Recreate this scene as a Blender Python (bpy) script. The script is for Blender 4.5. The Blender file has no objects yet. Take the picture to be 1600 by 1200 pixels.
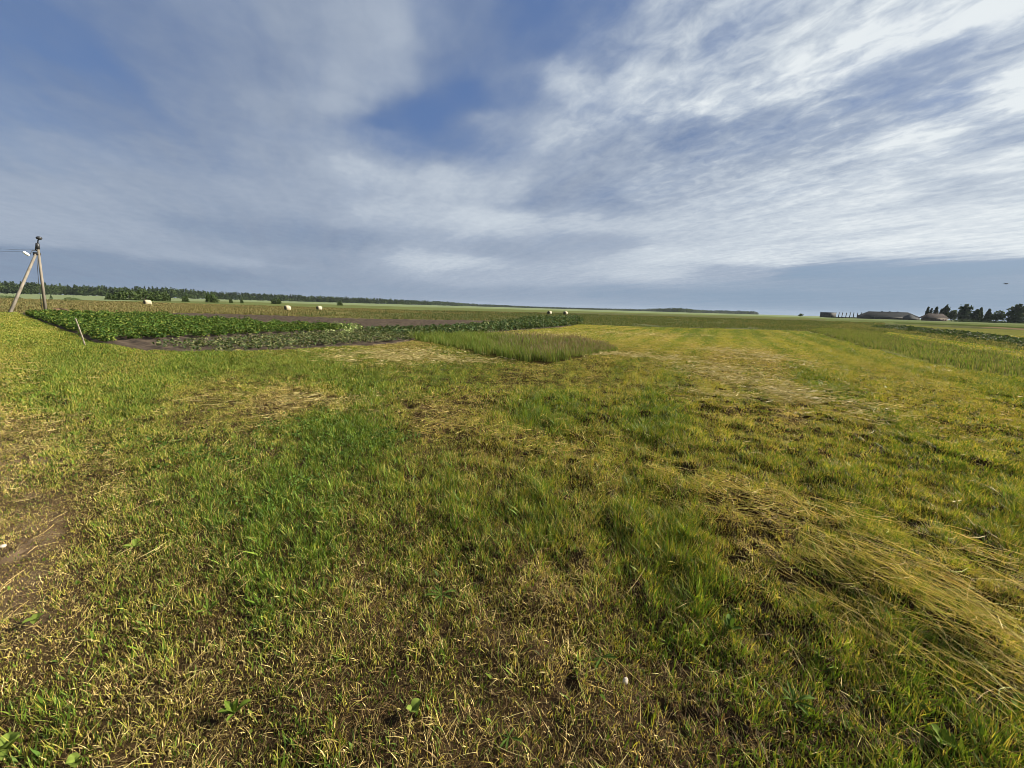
import bpy, math
import numpy as np
from math import sin, cos, radians, pi
from mathutils import Vector

R = np.random.default_rng(7)
scene = bpy.context.scene
COL = scene.collection

# ------------------------------------------------------------------ camera model
F = 601.0                       # focal length in photo pixels (1600 wide)
CAMH = 1.62
ROLL = math.atan(0.0287)
PITCH = math.atan(119.95 / F)
CR, SR, CP, SP = cos(ROLL), sin(ROLL), cos(PITCH), sin(PITCH)
FW = np.array([0, CP, -SP]); V0 = np.array([0, SP, CP]); H0 = np.array([1.0, 0, 0])
RT = CR * H0 + SR * V0
UP = -SR * H0 + CR * V0

def pdir(px, py):
    return FW * F + RT * (px - 800.0) - UP * (py - 600.0)
def ground(px, py, z=0.0):
    d = pdir(px, py); t = (z - CAMH) / d[2]
    return np.array([d[0] * t, d[1] * t, z])
def at_depth(px, py, Y):
    d = pdir(px, py); t = Y / d[1]
    return np.array([d[0] * t, Y, CAMH + d[2] * t])
def project(x, y, z=0.0):
    zc = z - CAMH
    dep = y * FW[1] + zc * FW[2]
    a = x * RT[0] + y * RT[1] + zc * RT[2]
    b = x * UP[0] + y * UP[1] + zc * UP[2]
    dep = np.where(dep > 0.05, dep, 0.05)
    return 800 + F * a / dep, 600 - F * b / dep
def hor(px):
    return 480.0 + 0.0287 * (np.asarray(px, float) - 800.0)

SUN_AZ, SUN_EL = radians(77), radians(27)
SUNV = np.array([cos(SUN_EL) * sin(SUN_AZ), cos(SUN_EL) * cos(SUN_AZ), sin(SUN_EL)])

EXPO = 1.62          # exposed for the shade
ALB = 0.92
# ------------------------------------------------------------------ noise
def _h(ix, iy, s):
    n = (ix.astype(np.int64) * 374761393 + iy.astype(np.int64) * 668265263 + s * 1442695041) & 0x7fffffff
    n = ((n ^ (n >> 13)) * 1274126177) & 0x7fffffff
    n = (n ^ (n >> 16)) & 0xffff
    return n / 65535.0 * 2 - 1
def vnoise(x, y, s=0):
    x = np.asarray(x, float); y = np.asarray(y, float)
    xi = np.floor(x); yi = np.floor(y)
    fx = x - xi; fy = y - yi
    fx = fx * fx * fx * (fx * (fx * 6 - 15) + 10); fy = fy * fy * fy * (fy * (fy * 6 - 15) + 10)
    xi = xi.astype(np.int64); yi = yi.astype(np.int64)
    a = _h(xi, yi, s); b = _h(xi + 1, yi, s); c = _h(xi, yi + 1, s); d = _h(xi + 1, yi + 1, s)
    return (a * (1 - fx) + b * fx) * (1 - fy) + (c * (1 - fx) + d * fx) * fy
def fbm(x, y, s=0, o=3):
    v = 0; a = 1.0; t = 0
    for i in range(o):
        v = v + a * vnoise(x * 2 ** i + 17.3 * i, y * 2 ** i - 9.1 * i, s + i); t += a; a *= 0.5
    return v / t * 1.5
def sstep(a, b, x):
    t = np.clip((x - a) / (b - a), 0, 1); return t * t * (3 - 2 * t)

# ------------------------------------------------------------------ mesh helpers
def mesh_np(name, verts, faces, mat=None, colors=None, parent=None, smooth=False):
    """faces: list of int arrays (n,k)"""
    me = bpy.data.meshes.new(name)
    verts = np.asarray(verts, np.float32).reshape(-1, 3)
    faces = [np.asarray(f, np.int32) for f in faces if len(f)]
    nl = sum(f.size for f in faces); npoly = sum(len(f) for f in faces)
    me.vertices.add(len(verts)); me.vertices.foreach_set('co', verts.ravel())
    me.loops.add(nl); me.loops.foreach_set('vertex_index', np.concatenate([f.ravel() for f in faces]))
    starts = []; tot = []; o = 0
    for f in faces:
        k = f.shape[1]
        starts.append(o + np.arange(len(f)) * k); o += f.size
        tot.append(np.full(len(f), k))
    me.polygons.add(npoly)
    me.polygons.foreach_set('loop_start', np.concatenate(starts).astype(np.int32))
    me.polygons.foreach_set('loop_total', np.concatenate(tot).astype(np.int32))
    if smooth:
        me.polygons.foreach_set('use_smooth', np.ones(npoly, bool))
    if colors is not None:
        c = np.ones((len(verts), 4), np.float32); c[:, :3] = np.clip(np.asarray(colors) * ALB, 0, 1)
        at = me.color_attributes.new('Col', 'FLOAT_COLOR', 'POINT'); at.data.foreach_set('color', c.ravel())
    me.update(calc_edges=True)
    if mat: me.materials.append(mat)
    o = bpy.data.objects.new(name, me); COL.objects.link(o)
    if parent: o.parent = parent
    return o

class MB:
    """collects simple shapes into one mesh"""
    def __init__(s): s.v = []; s.q = []; s.t = []; s.n = 0
    def add(s, v, q=(), t=()):
        v = np.asarray(v, float).reshape(-1, 3)
        s.v.append(v)
        if len(q): s.q.append(np.asarray(q, int) + s.n)
        if len(t): s.t.append(np.asarray(t, int) + s.n)
        s.n += len(v)
    def box(s, c, d, rz=0.0):
        x, y, z = d[0] / 2, d[1] / 2, d[2] / 2
        v = np.array([[-x, -y, -z], [x, -y, -z], [x, y, -z], [-x, y, -z], [-x, -y, z], [x, -y, z], [x, y, z], [-x, y, z]])
        ca, sa = cos(rz), sin(rz)
        v = np.c_[v[:, 0] * ca - v[:, 1] * sa, v[:, 0] * sa + v[:, 1] * ca, v[:, 2]] + np.asarray(c)
        s.add(v, [[0, 3, 2, 1], [4, 5, 6, 7], [0, 1, 5, 4], [1, 2, 6, 5], [2, 3, 7, 6], [3, 0, 4, 7]])
    def tube(s, pts, rad, n=10, cap=True, sq=False):
        pts = np.asarray(pts, float); m = len(pts)
        rad = np.broadcast_to(np.asarray(rad, float), (m,))
        rings = []
        for i in range(m):
            d = pts[min(i + 1, m - 1)] - pts[max(i - 1, 0)]; d = d / (np.linalg.norm(d) + 1e-9)
            ref = np.array([0, 0, 1.0]) if abs(d[2]) < 0.9 else np.array([0, 1.0, 0])
            u = np.cross(ref, d); u /= np.linalg.norm(u); w = np.cross(d, u)
            a = np.arange(n) * 2 * pi / n + (pi / 4 if sq else 0)
            rings.append(pts[i] + rad[i] * (np.cos(a)[:, None] * u + np.sin(a)[:, None] * w))
        v = np.concatenate(rings)
        q = []
        for i in range(m - 1):
            for k in range(n):
                k2 = (k + 1) % n
                q.append([i * n + k, i * n + k2, (i + 1) * n + k2, (i + 1) * n + k])
        t = []
        if cap:
            v = np.concatenate([v, pts[:1], pts[-1:]])
            for k in range(n):
                k2 = (k + 1) % n
                t.append([m * n, k2, k]); t.append([m * n + 1, (m - 1) * n + k, (m - 1) * n + k2])
        s.add(v, q, t)
    def sphere(s, c, r, nu=14, nv=9, amp=0.0, seed=0):
        r = np.broadcast_to(np.asarray(r, float), (3,))
        v = [[0, 0, 1.0]]
        for i in range(1, nv):
            th = pi * i / nv
            for k in range(nu):
                ph = 2 * pi * k / nu
                v.append([sin(th) * cos(ph), sin(th) * sin(ph), cos(th)])
        v.append([0, 0, -1.0]); v = np.array(v)
        if amp:
            rr = np.random.default_rng(seed); v *= (1 + amp * rr.normal(size=(len(v), 1)))
        q = []; t = []
        for k in range(nu):
            t.append([0, 1 + k, 1 + (k + 1) % nu])
            t.append([len(v) - 1, 1 + (nv - 2) * nu + (k + 1) % nu, 1 + (nv - 2) * nu + k])
            for i in range(nv - 2):
                a = 1 + i * nu; b = a + nu
                q.append([a + k, b + k, b + (k + 1) % nu, a + (k + 1) % nu])
        s.add(v * r + np.asarray(c), q, t)
    def build(s, name, mat, parent=None, smooth=False, origin=None):
        v = np.concatenate(s.v)
        fs = []
        if s.q: fs.append(np.concatenate(s.q))
        if s.t: fs.append(np.concatenate(s.t))
        if origin is not None: v = v - np.asarray(origin)
        o = mesh_np(name, v, fs, mat, parent=parent, smooth=smooth)
        if origin is not None and parent is None: o.location = origin
        return o

def tag(o, label=None, cat=None, group=None, kind=None):
    if label: o['label'] = label
    if cat: o['category'] = cat
    if group: o['group'] = group
    if kind: o['kind'] = kind
    return o
def thing(name, loc, label, cat, group=None, rz=0.0):
    e = bpy.data.objects.new(name, None); COL.objects.link(e)
    e.location = [float(a) for a in loc]; e.rotation_euler = (0, 0, rz); e.empty_display_size = 0.3
    return tag(e, label, cat, group)

# ------------------------------------------------------------------ materials
def newmat(name):
    m = bpy.data.materials.new(name); m.use_nodes = True
    nt = m.node_tree; nt.nodes.clear()
    out = nt.nodes.new('ShaderNodeOutputMaterial')
    return m, nt, out
def leafmat(name, trans=0.35, rough=0.5, spec=0.3, tint=(1.15, 1.1, 0.6)):
    m, nt, out = newmat(name)
    a = nt.nodes.new('ShaderNodeAttribute'); a.attribute_name = 'Col'
    p = nt.nodes.new('ShaderNodeBsdfPrincipled'); p.inputs['Roughness'].default_value = rough
    p.inputs['Specular IOR Level'].default_value = spec
    nt.links.new(a.outputs['Color'], p.inputs['Base Color'])
    tr = nt.nodes.new('ShaderNodeBsdfTranslucent')
    mu = nt.nodes.new('ShaderNodeMix'); mu.data_type = 'RGBA'; mu.blend_type = 'MULTIPLY'; mu.inputs[0].default_value = 1
    nt.links.new(a.outputs['Color'], mu.inputs[6]); mu.inputs[7].default_value = (*tint, 1)
    nt.links.new(mu.outputs[2], tr.inputs['Color'])
    mx = nt.nodes.new('ShaderNodeMixShader'); mx.inputs[0].default_value = trans
    nt.links.new(p.outputs[0], mx.inputs[1]); nt.links.new(tr.outputs[0], mx.inputs[2])
    nt.links.new(mx.outputs[0], out.inputs[0])
    return m
def noisemat(name, c1, c2, scale=5.0, rough=0.8, detail=6, bump=0.0, spec=0.3, stretch=(1, 1, 1), attr=False, c3=None):
    if not attr:
        c1, c2 = [tuple(np.array(c) * ALB) for c in (c1, c2)]
    m, nt, out = newmat(name)
    tc = nt.nodes.new('ShaderNodeTexCoord'); mp = nt.nodes.new('ShaderNodeMapping'); mp.inputs['Scale'].default_value = stretch
    nt.links.new(tc.outputs['Object'], mp.inputs[0])
    n = nt.nodes.new('ShaderNodeTexNoise'); n.inputs['Scale'].default_value = scale; n.inputs['Detail'].default_value = detail
    nt.links.new(mp.outputs[0], n.inputs['Vector'])
    r = nt.nodes.new('ShaderNodeValToRGB')
    r.color_ramp.elements[0].position = 0.32; r.color_ramp.elements[1].position = 0.68
    r.color_ramp.elements[0].color = (*c1, 1); r.color_ramp.elements[1].color = (*c2, 1)
    if c3:
        e = r.color_ramp.elements.new(0.5); e.color = (*c3, 1)
    nt.links.new(n.outputs['Fac'], r.inputs[0])
    p = nt.nodes.new('ShaderNodeBsdfPrincipled'); p.inputs['Roughness'].default_value = rough
    p.inputs['Specular IOR Level'].default_value = spec
    if attr:
        a = nt.nodes.new('ShaderNodeAttribute'); a.attribute_name = 'Col'
        mu = nt.nodes.new('ShaderNodeMix'); mu.data_type = 'RGBA'; mu.blend_type = 'MULTIPLY'; mu.inputs[0].default_value = 1
        nt.links.new(a.outputs['Color'], mu.inputs[6]); nt.links.new(r.outputs[0], mu.inputs[7])
        nt.links.new(mu.outputs[2], p.inputs['Base Color'])
    else:
        nt.links.new(r.outputs[0], p.inputs['Base Color'])
    if bump:
        b = nt.nodes.new('ShaderNodeBump'); b.inputs['Strength'].default_value = bump; b.inputs['Distance'].default_value = 0.02
        nt.links.new(n.outputs['Fac'], b.inputs['Height']); nt.links.new(b.outputs[0], p.inputs['Normal'])
    nt.links.new(p.outputs[0], out.inputs[0])
    return m

M_grass = leafmat('grass_blades', 0.34, 0.55, 0.16, (1.2, 1.05, 0.45))
M_hay = leafmat('dry_hay', 0.25, 0.6, 0.15, (1.1, 1.0, 0.7))
M_tall = leafmat('tall_grass', 0.35, 0.75, 0.04)
M_leaf = leafmat('broad_leaves', 0.25, 0.7, 0.05)
M_tree = leafmat('tree_leaves', 0.25, 0.8, 0.05)
M_ground = noisemat('field_ground', (0.72, 0.72, 0.72), (1.2, 1.18, 1.1), scale=1.3, rough=1.0, detail=12, spec=0.0, attr=True)
M_soil = noisemat('ploughed_soil', (0.030, 0.022, 0.015), (0.092, 0.070, 0.050), scale=3.0, rough=0.95, detail=9, bump=0.5, spec=0.1)
M_bark = noisemat('bark', (0.05, 0.04, 0.03), (0.12, 0.1, 0.08), scale=8, stretch=(1, 1, 0.2), rough=0.9)
M_conc = noisemat('weathered_concrete', (0.11, 0.098, 0.08), (0.20, 0.178, 0.145), scale=3, rough=0.85, bump=0.2, stretch=(1, 1, 0.3))
M_dark = noisemat('dark_metal', (0.015, 0.017, 0.02), (0.04, 0.042, 0.045), scale=20, rough=0.45)
M_lamp = noisemat('pale_lamp_housing', (0.75, 0.77, 0.8), (0.85, 0.86, 0.88), scale=10, rough=0.25, spec=0.6)
M_wood = noisemat('weathered_wood', (0.09, 0.075, 0.055), (0.32, 0.285, 0.23), scale=6, rough=0.85, stretch=(6, 6, 0.5), bump=0.3)
M_wrap = noisemat('pale_straw_roll', (0.26, 0.225, 0.14), (0.40, 0.36, 0.26), scale=4, rough=0.7, stretch=(1, 6, 6), bump=0.3)
M_baleend = noisemat('shaded_bale_end', (0.05, 0.045, 0.03), (0.13, 0.11, 0.065), scale=9, rough=0.9)  # dark tone puts the shade of the end turned from the sun into colour
M_roof = noisemat('dark_fibre_roof', (0.009, 0.012, 0.015), (0.02, 0.024, 0.028), scale=0.6, rough=1.0, spec=0.02)
M_wall = noisemat('grey_wall', (0.04, 0.04, 0.04), (0.075, 0.073, 0.07), scale=0.5, rough=0.9)
M_gable = noisemat('pale_grey_gable', (0.05, 0.055, 0.058), (0.085, 0.09, 0.092), scale=0.6, rough=1.0, spec=0.03)
M_hole = noisemat('dark_opening', (0.012, 0.012, 0.014), (0.03, 0.03, 0.033), scale=1, rough=0.6)
M_houseroof = noisemat('grey_brown_roof', (0.025, 0.022, 0.021), (0.05, 0.043, 0.04), scale=0.6, rough=1.0, spec=0.02)
M_house = noisemat('brown_house_wall', (0.11, 0.085, 0.07), (0.19, 0.15, 0.12), scale=0.7, rough=0.9)
M_stone = noisemat('pale_stone', (0.26, 0.22, 0.18), (0.45, 0.41, 0.35), scale=40, rough=0.7, bump=0.2)
M_mound = noisemat('rusty_earth', (0.07, 0.045, 0.028), (0.15, 0.095, 0.05), scale=4, rough=0.95, bump=0.5)
M_bird = noisemat('dark_feathers', (0.02, 0.02, 0.025), (0.05, 0.05, 0.055), scale=15, rough=0.7)

# ------------------------------------------------------------------ plots (photo outlines laid on the ground)
def in_poly(px, py, poly):
    c = np.zeros(np.shape(px), bool); n = len(poly)
    for i in range(n):
        x1, y1 = poly[i]; x2, y2 = poly[(i + 1) % n]
        if y1 == y2: continue
        c ^= ((y1 > py) != (y2 > py)) & (px < (x2 - x1) * (py - y1) / (y2 - y1) + x1)
    return c
P_soil = [(28, 488.5), (88, 511), (152, 537), (225, 549), (312, 552), (400, 549), (480, 545), (540, 540), (620, 535), (660, 529), (730, 523),
          (870, 512), (905, 506), (815, 502), (720, 500.5), (560, 498), (400, 492), (300, 489.3), (112, 488)]
P_potato = [(32, 491), (150, 536), (212, 530), (325, 526), (400, 522), (512, 517.5), (570, 515), (520, 512.5), (400, 507.5), (325, 501), (250, 494.5), (112, 492)]
P_bean = [(225, 547), (270, 551), (330, 551.5), (400, 548), (480, 544), (540, 539), (620, 534), (660, 528), (640, 522), (560, 519), (512, 521), (400, 528), (330, 534), (240, 538)]
P_weedrow = [(560, 515.5), (600, 521), (660, 526), (730, 522), (870, 511), (910, 506), (905, 498), (830, 500), (800, 506), (720, 511.5), (640, 514)]
P_tall = [(630, 529), (690, 541), (760, 556), (850, 569), (905, 562), (968, 547), (955, 538), (900, 534), (840, 531), (740, 524.5), (680, 525)]
P_strip1 = [(1262, 517), (1356, 543), (1420, 558), (1480, 572), (1600, 591), (1800, 628), (1800, 590), (1600, 561), (1480, 540), (1408, 528), (1360, 518.5), (1285, 513.5)]
P_path = [(1290, 513), (1360, 518), (1408, 527.5), (1480, 539), (1600, 560), (1800, 589), (1800, 575), (1600, 549), (1480, 531), (1408, 521), (1310, 511.5)]
P_strip2 = [(1310, 511), (1408, 520.5), (1480, 530.5), (1600, 548.5), (1800, 574), (1800, 566), (1600, 540), (1480, 524), (1400, 513), (1330, 506), (1280, 509)]
P_weed2 = [(1360, 512), (1400, 516), (1480, 526), (1560, 537), (1700, 558), (1700, 549), (1600, 532), (1520, 521), (1450, 515), (1395, 509.5)]
P_mown2 = [(1395, 508.5), (1450, 514), (1520, 520), (1600, 530), (1800, 560), (1800, 532), (1600, 516), (1520, 513.5), (1420, 508)]
P_mown = [(-3000, 460), (-3000, 4000), (4600, 4000), (4600, 1130), (1800, 630), (1600, 592), (1480, 573), (1420, 559), (1356, 544), (1262, 518),
          (1200, 515.5), (1100, 513), (1000, 510.5), (905, 507), (870, 512), (730, 523), (660, 529), (620, 535), (540, 540), (480, 545), (400, 549), (312, 552),
          (225, 549), (152, 537), (88, 511), (28, 488.5), (-40, 486)]

# control points: px, py, green, yellow, straw, bare, height(cm)
CT = np.array([
 (20,760,.05,.2,.6,.75,2.0),(45,880,.05,.2,.65,.75,2.0),(70,820,.06,.25,.6,.65,2.0),(30,700,.1,.3,.5,.6,2.2),(60,980,.1,.3,.55,.5,2.5),(-200,800,.3,.4,.2,.2,3.5),(0,680,.1,.45,.45,.4,2.5),(0,600,.2,.5,.3,.15,3),(90,620,.35,.5,.15,.05,4),(20,540,.45,.55,.1,0,5),(10,505,.5,.5,.1,0,5),(80,525,.55,.45,.05,0,5),
 (200,565,.35,.6,.15,.05,4),(300,570,.6,.4,.05,0,5),(230,620,.55,.45,.1,0,5),(300,620,.25,.6,.2,.05,4),(400,580,.6,.4,.02,0,5),(470,560,.55,.45,.05,0,5),(560,555,.3,.5,.3,0,4),(640,555,.25,.4,.5,0,4),
 (720,590,.6,.4,.02,0,5),(550,605,.65,.35,.02,0,5),(430,628,.15,.5,.5,.05,4),(520,625,.2,.5,.4,.05,4),(470,675,.75,.22,.0,0,5),(550,700,.75,.22,.02,.05,5.2),(380,700,.6,.4,.1,.1,4),(250,700,.4,.5,.15,.1,4),
 (130,720,.25,.5,.3,.25,3),(210,800,.3,.45,.3,.3,3.5),(300,790,.55,.3,.15,.2,4.5),(430,810,.65,.25,.1,.2,5),(400,900,.5,.3,.2,.3,4),(250,900,.2,.4,.4,.35,3.5),(140,1000,.15,.4,.5,.35,3),(60,1110,.4,.4,.25,.25,4),
 (250,1120,.15,.45,.45,.4,4),(330,1010,.1,.35,.45,.5,3.5),(450,1010,.35,.35,.3,.4,4),(560,950,.2,.35,.4,.45,4),(500,850,.6,.25,.15,.2,5),(660,870,.5,.3,.2,.25,5),(700,950,.4,.3,.25,.35,5),(850,890,.15,.35,.45,.45,4),
 (600,1110,.4,.2,.22,.75,4.5),(750,1120,.38,.22,.22,.8,4.5),(900,1150,.45,.22,.16,.75,5),(1000,1060,.28,.3,.28,.7,4.5),(1100,1150,.5,.2,.14,.65,5.5),(850,1060,.35,.25,.2,.7,4.5),(1250,1180,.55,.2,.08,.5,5.5),(1300,1140,.6,.25,.12,.3,5.5),(1500,1150,.6,.3,.1,.25,5.5),(1200,1000,.5,.4,.12,.25,5.5),  # bare values at bottom centre raised, standing in for deep shade and vignetting
 (1000,950,.45,.4,.15,.3,5.5),(1050,850,.3,.6,.15,.15,6.5),(850,800,.5,.5,.05,.1,6.5),(650,775,.65,.4,.05,.1,6.5),(620,830,.6,.4,.1,.15,5.5),(780,720,.1,.65,.35,.25,5),(720,680,.15,.6,.35,.2,4.5),(850,655,.75,.4,.02,0,6.5),
 (1000,655,.7,.45,.02,0,6.5),(950,720,.25,.6,.2,.15,6),(1100,700,.45,.6,.05,.1,6),(1250,690,.65,.5,.02,.05,6.5),(1450,720,.5,.6,.02,.05,6.5),(1350,760,.5,.6,.05,.1,6.5),(1500,850,.25,.75,.1,.1,6),(1320,810,.3,.65,.1,.2,6),
 (1180,820,.15,.5,.3,.4,4.5),(1080,760,.15,.6,.3,.3,5),(1420,910,.1,.5,.5,.3,5),(1580,960,.1,.6,.4,.2,5),(1350,950,.2,.55,.3,.3,5.5),(1550,1060,.3,.5,.25,.2,6),(1000,580,.12,.75,.15,0,4.5),(1150,590,.1,.45,.6,.15,3.5),
 (1180,560,.1,.5,.5,.1,3.5),(1220,630,.2,.5,.45,.15,4),(1050,550,.12,.75,.2,0,4.5),(930,600,.15,.7,.2,0,4.5),(1400,600,.2,.7,.08,0,4.5),(1380,660,.3,.65,.1,.05,5),(1560,645,.25,.65,.12,.05,4.5),(1500,690,.4,.6,.1,.05,5),(1450,575,.2,.75,.08,0,4.5),
 (1330,600,.3,.7,.03,0,4.5),(1320,560,.3,.7,.03,0,4.5),(1080,600,.25,.75,.06,0,4.5),(1300,640,.35,.65,.05,0,4.5),(880,575,.3,.65,.1,0,5),(1000,525,.3,.5,.25,0,4),(1120,520,.5,.5,.05,0,4.5),(1250,540,.3,.65,.05,0,4.5),(960,560,.15,.6,.3,0,4),(800,620,.5,.5,.1,0,5),(660,620,.5,.5,.1,.05,5),(700,640,.15,.6,.35,.15,4),(1600,780,.4,.7,.0,0,6.5),
], float)
def uv_of(px, py):
    q = np.maximum(py - hor(px), 2.0)
    return px, 300 * np.log(q)
_cu, _cv = uv_of(CT[:, 0], CT[:, 1])
PITS = [(850, 716, .16), (1075, 735, .22), (1010, 722, .12), (1165, 795, .22), (1245, 810, .2), (1275, 655, .14), (890, 690, .15), (770, 680, .2), (700, 680, .18), (1190, 870, .16), (1460, 845, .2), (1130, 610, .15), (1230, 612, .2),
        (895, 1060, .06), (1020, 1110, .07), (1090, 1110, .06), (960, 1040, .06), (1140, 1130, .07), (750, 905, .06), (940, 720, .15), (1510, 800, .12), (1350, 690, .1), (1440, 640, .12), (640, 640, .2), (1330, 870, .15), (1270, 900, .12), (60, 725, .2), (45, 868, .12)]
PITG = []
_pr = np.random.default_rng(3)
for _a, _b, _r in PITS:          # each hollow is a ragged cluster of small dips
    _g = ground(_a, _b)
    for _k in range(4): PITG.append((_g[0] + _pr.normal(0, .75 * _r), _g[1] + _pr.normal(0, .55 * _r), _r * _pr.uniform(.2, .5)))
BAND0 = ground(1600, 592)[:2]; _bd = ground(1262, 517)[:2] - BAND0; _bd = _bd / np.linalg.norm(_bd); BANDN = np.array([-_bd[1], _bd[0]])
def zone(x, y):
    """ground cover recipe at a place: green, yellow, straw, bare, height in m"""
    wx = x + 0.10 * y * 0.35 * fbm(x / (0.25 * y + .4), y / (0.25 * y + .4), 40, 3)
    wy = y * (1 + 0.10 * fbm(x / (0.25 * y + .4) + 31, y / (0.25 * y + .4), 44, 3))
    px, py = project(wx, wy)
    u, v = uv_of(px, py)
    w = np.zeros((len(x), 5)); ws = np.zeros(len(x))
    for i in range(len(CT)):
        d2 = (u - _cu[i]) ** 2 + (v - _cv[i]) ** 2
        k = 1.0 / (d2 + 300.0) ** 2
        ws += k; w += k[:, None] * CT[i, 2:]
    w /= ws[:, None]
    off = BANDN[0] * (x - BAND0[0]) + BANDN[1] * (y - BAND0[1]) + .25 * fbm(x / 2., y / 2., 46, 2)
    bm = sstep(820, 980, px) * sstep(3.5, 7, y); bw = np.cos(off / 1.55 * 2 * pi) + .5 * np.cos(off / 4.3 * 2 * pi + 1)
    w[:, 1] *= 1 + .34 * bw * bm; w[:, 2] *= 1 + .6 * bw * bm; w[:, 0] *= 1 - .45 * bw * bm
    s = np.clip(y, 1.5, 30) ** 0.7
    n1 = fbm(x / (0.33 * s), y / (0.33 * s), 3, 3); n2 = fbm(x / (0.22 * s), y / (0.22 * s), 8, 3); n3 = fbm(x / 0.16, y / 0.16, 12, 3)
    w[:, 0] *= np.exp(0.9 * n1); w[:, 1] *= np.exp(0.35 * n2); w[:, 2] *= np.exp(1.1 * n2 - .5 * n1)
    w[:, 3] = np.clip(w[:, 3] + 0.28 * n3 * (w[:, 3] > .02) - .05 * n1, 0, .92)
    for a, b, sz in PITG:
        d2 = (x - a) ** 2 + (y - b) ** 2; w[:, 3] = np.maximum(w[:, 3], 1.6 * np.exp(-d2 / (sz * sz)) * (d2 < sz * sz * 6))
    w[:, 4] = w[:, 4] * 0.0078 * np.exp(0.45 * n1 + .25 * n3)
    return w

SW = [np.array([ground(*p)[:2] for p in l]) for l in (
    [(1900, 1215), (1640, 1075), (1500, 985), (1380, 915), (1270, 860)],
    [(1700, 1000), (1560, 930), (1440, 880), (1330, 830), (1200, 795), (1080, 755)],
    [(1230, 850), (1130, 790), (1020, 745), (900, 715), (760, 690), (650, 670)])]
def seg_dist(x, y, line):
    d = np.full(np.shape(x), 1e9)
    for a, b in zip(line[:-1], line[1:]):
        e = b - a; L = e @ e
        t = np.clip(((x - a[0]) * e[0] + (y - a[1]) * e[1]) / L, 0, 1)
        d = np.minimum(d, np.hypot(x - a[0] - t * e[0], y - a[1] - t * e[1]))
    return d
def H(x, y):
    px, py = project(x, y)
    r = np.hypot(x, y)
    near = 1 - sstep(25, 60, r)
    lump = sstep(560, 800, px) * sstep(560, 640, py) * (1 - .75 * sstep(1000, 1100, py)) * near
    h = (0.022 * fbm(x / 0.55, y / 0.55, 21, 3) + 0.04 * fbm(x / 3.1, y / 3.1, 24, 2)) * near
    h = h + lump * (0.034 * np.maximum(fbm(x / 0.40, y / 0.40, 27, 2), -.35) + .02 * fbm(x / .17, y / .17, 28, 2))
    for i, l in enumerate(SW):
        d = seg_dist(x, y, l)
        h = h + (0.028, 0.028, 0.03)[i] * np.exp(-(d / (0.26, .22, .3)[i]) ** 2) * (0.7 + 1.5 * fbm(x / .24, y / .24, 29 + i, 2)) * near
    for a, b, s in PITG:
        d2 = (x - a) ** 2 + (y - b) ** 2
        h = h - 0.95 * s * np.exp(-d2 / (s * s)) + .45 * s * np.exp(-((x - a - 1.3 * s) ** 2 + (y - b) ** 2) / (s * s))
    return h
def soil_mask(x, y):
    return in_poly(*project(x, y), P_soil)

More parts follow.
